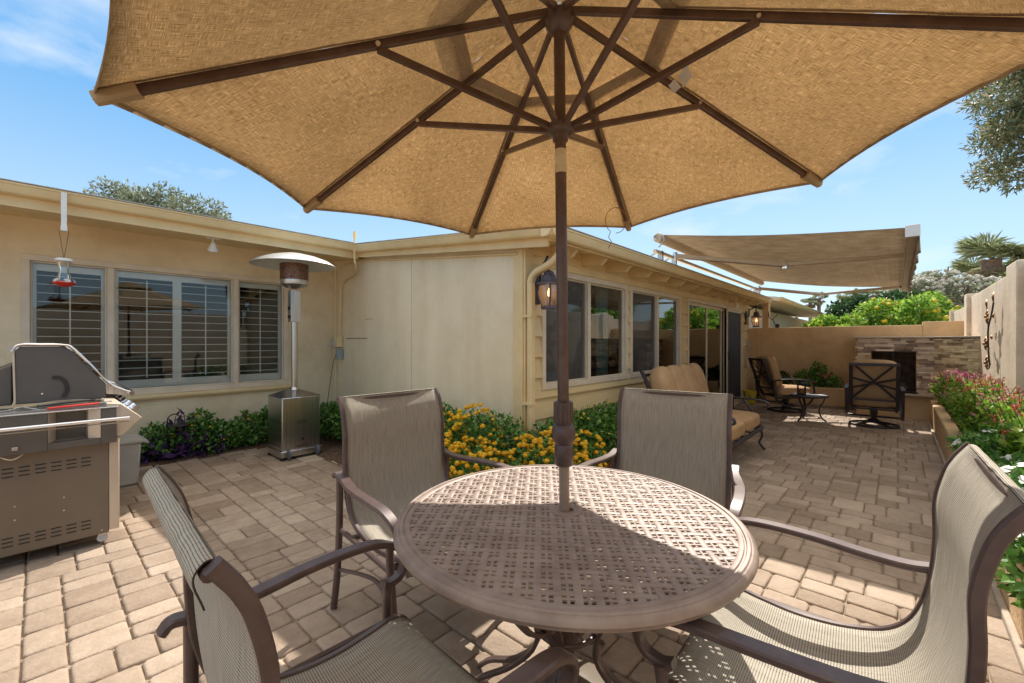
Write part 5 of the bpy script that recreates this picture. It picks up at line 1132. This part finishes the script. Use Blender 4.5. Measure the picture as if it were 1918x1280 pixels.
for k in range(5): a = k * 1.257; petals(g, (fx + .06 * math.cos(a), fy + .06 * math.sin(a), 1.845), Vector((math.cos(a), math.sin(a), .6)), .022, 5, .3)
g.build('flower_port', M['fwhite'], fd, sm=False)
# path light on a hook
pl_ = thing('garden_hook_lamp', 'dark hooked path lamp among the plants under the left window', 'path light', (1.0, 5.97, 0))
g = MB(); g.tube(smooth([(.96, 6.0, 0), (.96, 6.0, .42), (.98, 5.99, .50), (1.03, 5.98, .52), (1.07, 5.97, .48), (1.075, 5.97, .43)], 5), .006, 8); g.build('hook', M['darkmetal'], pl_)
g = MB(); g.lathe([(0, .04), (.02, .035), (.025, .02), (.085, .0), (.088, -.006), (0, -.004)], (1.075, 5.97, .40), 24); g.lathe([(.03, 0), (.03, -.06), (.04, -.065), (0, -.066)], (1.075, 5.97, .39), 16); g.build('lamp_head', M['darkmetal'], pl_)
# meter, hose and bucket at the far end of the facade
hs = thing('garden_hose', 'beige hose coiled on a hook at the far end of the window wall', 'hose', (10.7, 2.5, 1))
g = MB()
for q in range(3): g.tube([(10.62 + q * .006 + (.09 + q * .006) * math.sin(t), WT - .05 - q * .012, .98 + .24 * math.cos(t)) for t in [k * math.pi / 10 for k in range(21)]], .008, 7)
g.build('coil', M['tanmetal'], hs); g = MB(); g.tube([(10.62, WT, 1.22), (10.62, WT - .09, 1.23)], .008, 6); g.build('hook', M['darkmetal'], hs)
g = MB(); g.box(10.80, 10.9, WT - .07, WT - .02, 1.2, 1.34); g.tube([(10.85, WT - .04, 1.34), (10.85, WT - .04, 2.1)], .01, 6); g.tube(smooth([(10.85, WT - .04, 1.2), (10.86, WT - .04, .8), (10.83, WT - .05, .5), (10.85, WT - .04, .15)], 4), .01, 6)
tag(g.build('outlet_box', M['greyplastic'], origin=(10.85, WT, 1.2), bevel=.002), 'grey outlet box with pipe below the far wall lantern', 'outlet')
bk = thing('yellow_bucket', 'yellow plastic bucket with black emblem beside the swivel chair', 'bucket', (10.2, 2.33, 0))
c_ = Vector((10.2, 2.33, 0))
g = MB(); g.lathe([(0, .002), (.095, .002), (.10, .01), (.125, .27), (.132, .275), (.132, .285), (.122, .285), (.118, .26), (.095, .02), (0, .02)], c_, 32); g.build('pail', M['yellow'], bk)
g = MB(); dv = (Vector((0, 0, 0)) - c_); dv.z = 0; dv.normalize(); sv = Vector((-dv.y, dv.x, 0)); q = c_ + dv * .1155 + Vector((0, 0, .14))
g.obox(q, (.004, .05, .03), Matrix((dv, sv, Vector((0, 0, 1)))).transposed()); g.ball(q + Vector((0, 0, .04)), (.006, .014, .016)); g.tube([q + sv * -.02 + Vector((0, 0, .06)), q + sv * .005 + Vector((0, 0, .03))], .004, 5); g.build('emblem', M['black'], bk)
g = MB(); g.tube(smooth([c_ + sv * .13 + Vector((0, 0, .27)), c_ + sv * .1 - dv * -.12 + Vector((0, 0, .19)), c_ + dv * .14 + Vector((0, 0, .17)), c_ - sv * .1 + dv * .12 + Vector((0, 0, .19)), c_ - sv * .13 + Vector((0, 0, .27))], 4), .003, 6); g.build('handle', M['steel'], bk)
pz = thing('black_pot', 'dark flower pot tucked against the wall behind the yellow bucket', 'pot', (10.75, 2.3, 0))
g = MB(); g.lathe([(0, 0), (.08, 0), (.11, .22), (.12, .22), (.12, .25), (.1, .25), (.09, .05), (0, .05)], (10.72, 2.38, .001), 24); g.build('body', M['darkmetal'], pz); g = MB(); g.tube(smooth([(10.72, 2.38, .2), (10.7, 2.36, .4), (10.74, 2.38, .48)], 4), .012, 6); g.build('pipe', M['steel'], pz)

# ---------------------------------------------------------------- cushioned furniture
def cush(mb, c, s, M_=None, sq=.38, nu=36, nv=20): mb.ball(c, (s[0] / 2, s[1] / 2, s[2] / 2), nu, nv, sq, M_)
def cushbox(c, s, M_, name, parent, tufts=(), pw=6):
    """rounded box cushion: superellipsoid with puffed faces"""
    g = MB(); c = Vector(c)
    a, b, h = s[0] / 2, s[1] / 2, s[2] / 2; n = 14; pts = {}
    def mp_(u, v, w):
        p = Vector((u, v, w)); m_ = max(abs(u), abs(v), abs(w)); L4 = (abs(u) ** pw + abs(v) ** pw + abs(w) ** pw) ** (1 / pw); p = p * (m_ / L4)
        q = Vector((p.x * a, p.y * b, p.z * h)); pf = (1 - u * u) * (1 - v * v)
        q.z += math.copysign(1, w) * .018 * pf * (abs(w) > .9)
        for (tx, ty) in tufts: q.z -= math.copysign(1, w) * .02 * math.exp(-((u - tx) ** 2 + (v - ty) ** 2) * 60) * (abs(w) > .9)
        return c + (M_ @ q if M_ else q)
    for ax_ in range(3):
        for sg in (-1, 1):
            def f(u, v):
                x, y = 2 * u - 1, 2 * v - 1; q = [0, 0, 0]; q[ax_] = sg; q[(ax_ + 1) % 3] = x * sg; q[(ax_ + 2) % 3] = y; return mp_(*q)
            g.grid(f, n, n)
    # weld
    key = {}; remap = []
    nv = []
    for v in g.v:
        k = (round(v.x, 4), round(v.y, 4), round(v.z, 4))
        if k not in key: key[k] = len(nv); nv.append(v)
        remap.append(key[k])
    g.v = nv; g.f = [tuple(remap[i] for i in f_) for f_ in g.f]; g.has_uv = False
    return g.build(name, M['cushion'], parent, ang=80)
# loveseat
lv = thing('patio_loveseat', 'cushioned tan loveseat with curved dark arms along the window wall', 'loveseat', (5.3, 1.6, 0))
LXa, LXb = 4.5, 6.02; yF, yB = 1.2, 2.0
rec = Matrix.Rotation(R_(-14), 3, 'X')
wc = (LXb - LXa - .16) / 2
for k in range(2):
    xc = LXa + .08 + wc * (k + .5); cushbox((xc, (yF + yB) / 2 - .03, .385), (wc, .70, .17), None, 'seat_cushion', lv, [(0, 0)])
for k in range(4):
    xc = LXa + .08 + wc / 2 * (k + .5); cushbox((xc, yB - .055, .735), (wc / 2 + .02, .22, .60), rec, 'back_cushion', lv, pw=3.2)
g = MB()
for z, y in ((.27, yF + .03), (.27, yB - .1)): g.bar([(LXa + .04, y, z), (LXb - .04, y, z)], .045, .03, (0, 0, 1))
for x in (LXa + .04, LXb - .04): g.bar([(x, yF + .03, .27), (x, yB - .1, .27)], .03, .045, (1, 0, 0))
for k in range(5): x = LXa + .2 + k * .28; g.bar([(x, yF + .05, .275), (x, yB - .12, .275)], .03, .01, (1, 0, 0))
g.build('seat_frame', M['darkmetal'], lv)
g = MB()
for x in (LXa + .04, LXb - .04): g.bar(smooth([(x, yB - .12, .27), (x, yB - .04, .55), (x, yB + .06, .85), (x, yB + .13, 1.0)], 4), .05, .03, (1, 0, 0))
g.bar([(LXa + .04, yB + .10, .95), (LXb - .04, yB + .10, .95)], .02, .03, (0, 1, 0)); g.build('back_frame', M['darkmetal'], lv)
for x in (LXa + .02, LXb - .02):
    g = MB(); g.bar(smooth([(x, yB - .0, .60), (x, yB - .2, .615), (x, yF + .25, .61), (x, yF + .06, .60), (x, yF - .02, .575), (x, yF - .03, .53), (x, yF + .03, .52)], 5), .05, .022, (1, 0, 0), .6)
    g.bar(smooth([(x, yF + .25, .60), (x, yF + .18, .5), (x, yF + .12, .4), (x, yF + .05, .28)], 4), .035, .02, (1, 0, 0)); g.build('armrest', M['darkmetal'], lv)
for x in (LXa + .05, LXb - .05):
    for (ya, s_) in ((yF + .05, -1), (yB - .12, 1)):
        g = MB(); g.bar(smooth([(x, ya, .27), (x, ya + .02 * s_, .17), (x, ya - .01 * s_, .08), (x, ya + .05 * s_, .003)], 4), .03, .022, (1, 0, 0)); g.build('leg', M['darkmetal'], lv)
# swivel rockers
def rocker():
    t = thing('swivel_rocker', '', 'swivel chair', (0, 0, 0), 'cushioned swivel rocking chairs by the fireplace')
    rc = Matrix.Rotation(R_(-16), 3, 'Y')
    cushbox((.03, 0, .40), (.60, .56, .16), None, 'seat_cushion', t, [(0, 0)]); cushbox((-.315, 0, .755), (.16, .57, .58), rc, 'back_cushion', t)
    g = MB(); Q = lambda y, z: Vector((-.36 - (z - .42) * .33, y, z))
    for y in (-.27, .27): g.bar(smooth([(-.30, y, .30), Q(y, .45), Q(y, .7), Q(y, .985)], 4), .045, .04, (0, 1, 0))
    g.bar([Q(-.29, .985), Q(.29, .985)], .04, .045, (1, 0, 0)); g.bar([Q(-.27, .44), Q(.27, .44)], .04, .025, (1, 0, 0))
    for a_, b_ in (((-.26, .46), (.22, .97)), ((.26, .46), (-.22, .97)), ((-.27, .78), (.27, .62)), ((.27, .78), (-.27, .62))): g.bar([Q(*a_), Q(*b_)], .012, .030, (1, 0, .3))
    g.build('back_frame', M['darkmetal'], t)
    g = MB()
    for y in (-.26, .26): g.bar([(-.30, y, .28), (.32, y, .30)], .03, .045, (0, 1, 0))
    for x in (-.28, .0, .30): g.bar([(x, -.26, .29), (x, .26, .29)], .04, .025, (1, 0, 0))
    g.build('seat_frame', M['darkmetal'], t)
    for y in (-.33, .33):
        g = MB(); g.bar(smooth([(-.43, y, .60), (-.2, y, .625), (.05, y, .625), (.25, y, .605), (.33, y, .57)], 5), .055, .022, (0, 1, 0), .6); g.build('armrest', M['darkmetal'], t)
        g = MB(); g.bar(smooth([(.26, y, .595), (.32, y, .45), (.30, y, .28), (.2, y, .17), (.0, y, .14), (-.2, y, .15), (-.33, y, .24), (-.38, y, .42), (-.40, y, .60)], 5), .035, .025, (0, 1, 0)); g.build('arm_loop', M['darkmetal'], t)
    g = MB(); g.tube([(0, -.33, .145), (0, .33, .145)], .016, 8); g.lathe([(.05, .27), (.05, .2), (.035, .12), (.06, .10), (.10, .05)], (0, 0, 0), 20)
    for k in range(4): a = k * math.pi / 2 + .78; g.bar([(0, 0, .08), (.28 * math.cos(a), .28 * math.sin(a), .022)], .05, .02, (-math.sin(a), math.cos(a), 0))
    g.tube([(.30 * math.cos(k * .2618), .30 * math.sin(k * .2618), .018) for k in range(25)], .017, 8); g.build('swivel_base', M['darkmetal'], t)
    return t
rk = rocker(); rk.location = (9.62, 1.58, 0); rk.rotation_euler = (0, 0, R_(-53)); rk['label'] = 'cushioned swivel chair in side view between the yellow bucket and the small table'
copy_tree(rk, (8.88, .27, 0), R_(2), 'cushioned swivel chair seen from behind, facing the stone fireplace')
# small side tables
def sidetable():
    t = thing('side_table', '', 'side table', (0, 0, 0), 'small round dark side tables'); g = MB(); g.lathe([(0, .425), (.25, .425), (.262, .43), (.275, .428), (.28, .415), (.27, .40), (.255, .405), (0, .41)], (0, 0, 0), 40); g.build('tabletop', M['darkmetal'], t)
    g = MB(); g.lathe([(.14, .41), (.15, .395), (.14, .38)], (0, 0, 0), 24); g.tube([(.12 * math.cos(k * .2618), .12 * math.sin(k * .2618), .22) for k in range(25)], .008, 6); g.build('apron', M['darkmetal'], t)
    for k in range(3):
        a = k * 2 * math.pi / 3 + .5; c, s = math.cos(a), math.sin(a); g = MB(); g.bar(smooth([(.22 * c, .22 * s, .41), (.20 * c, .20 * s, .33), (.14 * c, .14 * s, .20), (.17 * c, .17 * s, .07), (.24 * c, .24 * s, .004)], 4), .028, .02, (-s, c, 0)); g.build('leg', M['darkmetal'], t)
    return t
st_ = sidetable(); st_.location = (8.72, 1.10, 0); st_['label'] = 'small round dark side table between the two swivel chairs'
copy_tree(st_, (6.35, 1.72, 0), 1.0, 'small round dark side table at the far end of the loveseat', scale=.9)
def candle(label, x, y, z):
    t = thing('candle_lantern', label, 'lantern', (x, y, z)); g = MB(); g.box(x - .06, x + .06, y - .06, y + .06, z + .001, z + .02); g.box(x - .06, x + .06, y - .06, y + .06, z + .17, z + .185)
    for a in (-1, 1):
        for b in (-1, 1): g.box(x + a * .052 - .006, x + a * .052 + .006, y + b * .052 - .006, y + b * .052 + .006, z + .02, z + .17)
    g.lathe([(.07, .185), (.03, .215), (.012, .22), (0, .235)], (x, y, z), 4); g.build('frame', M['black'], t)
    g = MB(); g.lathe([(0, .02), (.035, .02), (.035, .10), (0, .10)], (x, y, z), 16); g.build('candle', M['fred'] if False else M['rust'], t); return t
candle('black candle lantern on the small table between the swivel chairs', 8.68, 1.2, .43)
candle('black candle lantern on the small table beside the loveseat', 6.35, 1.72, .387)
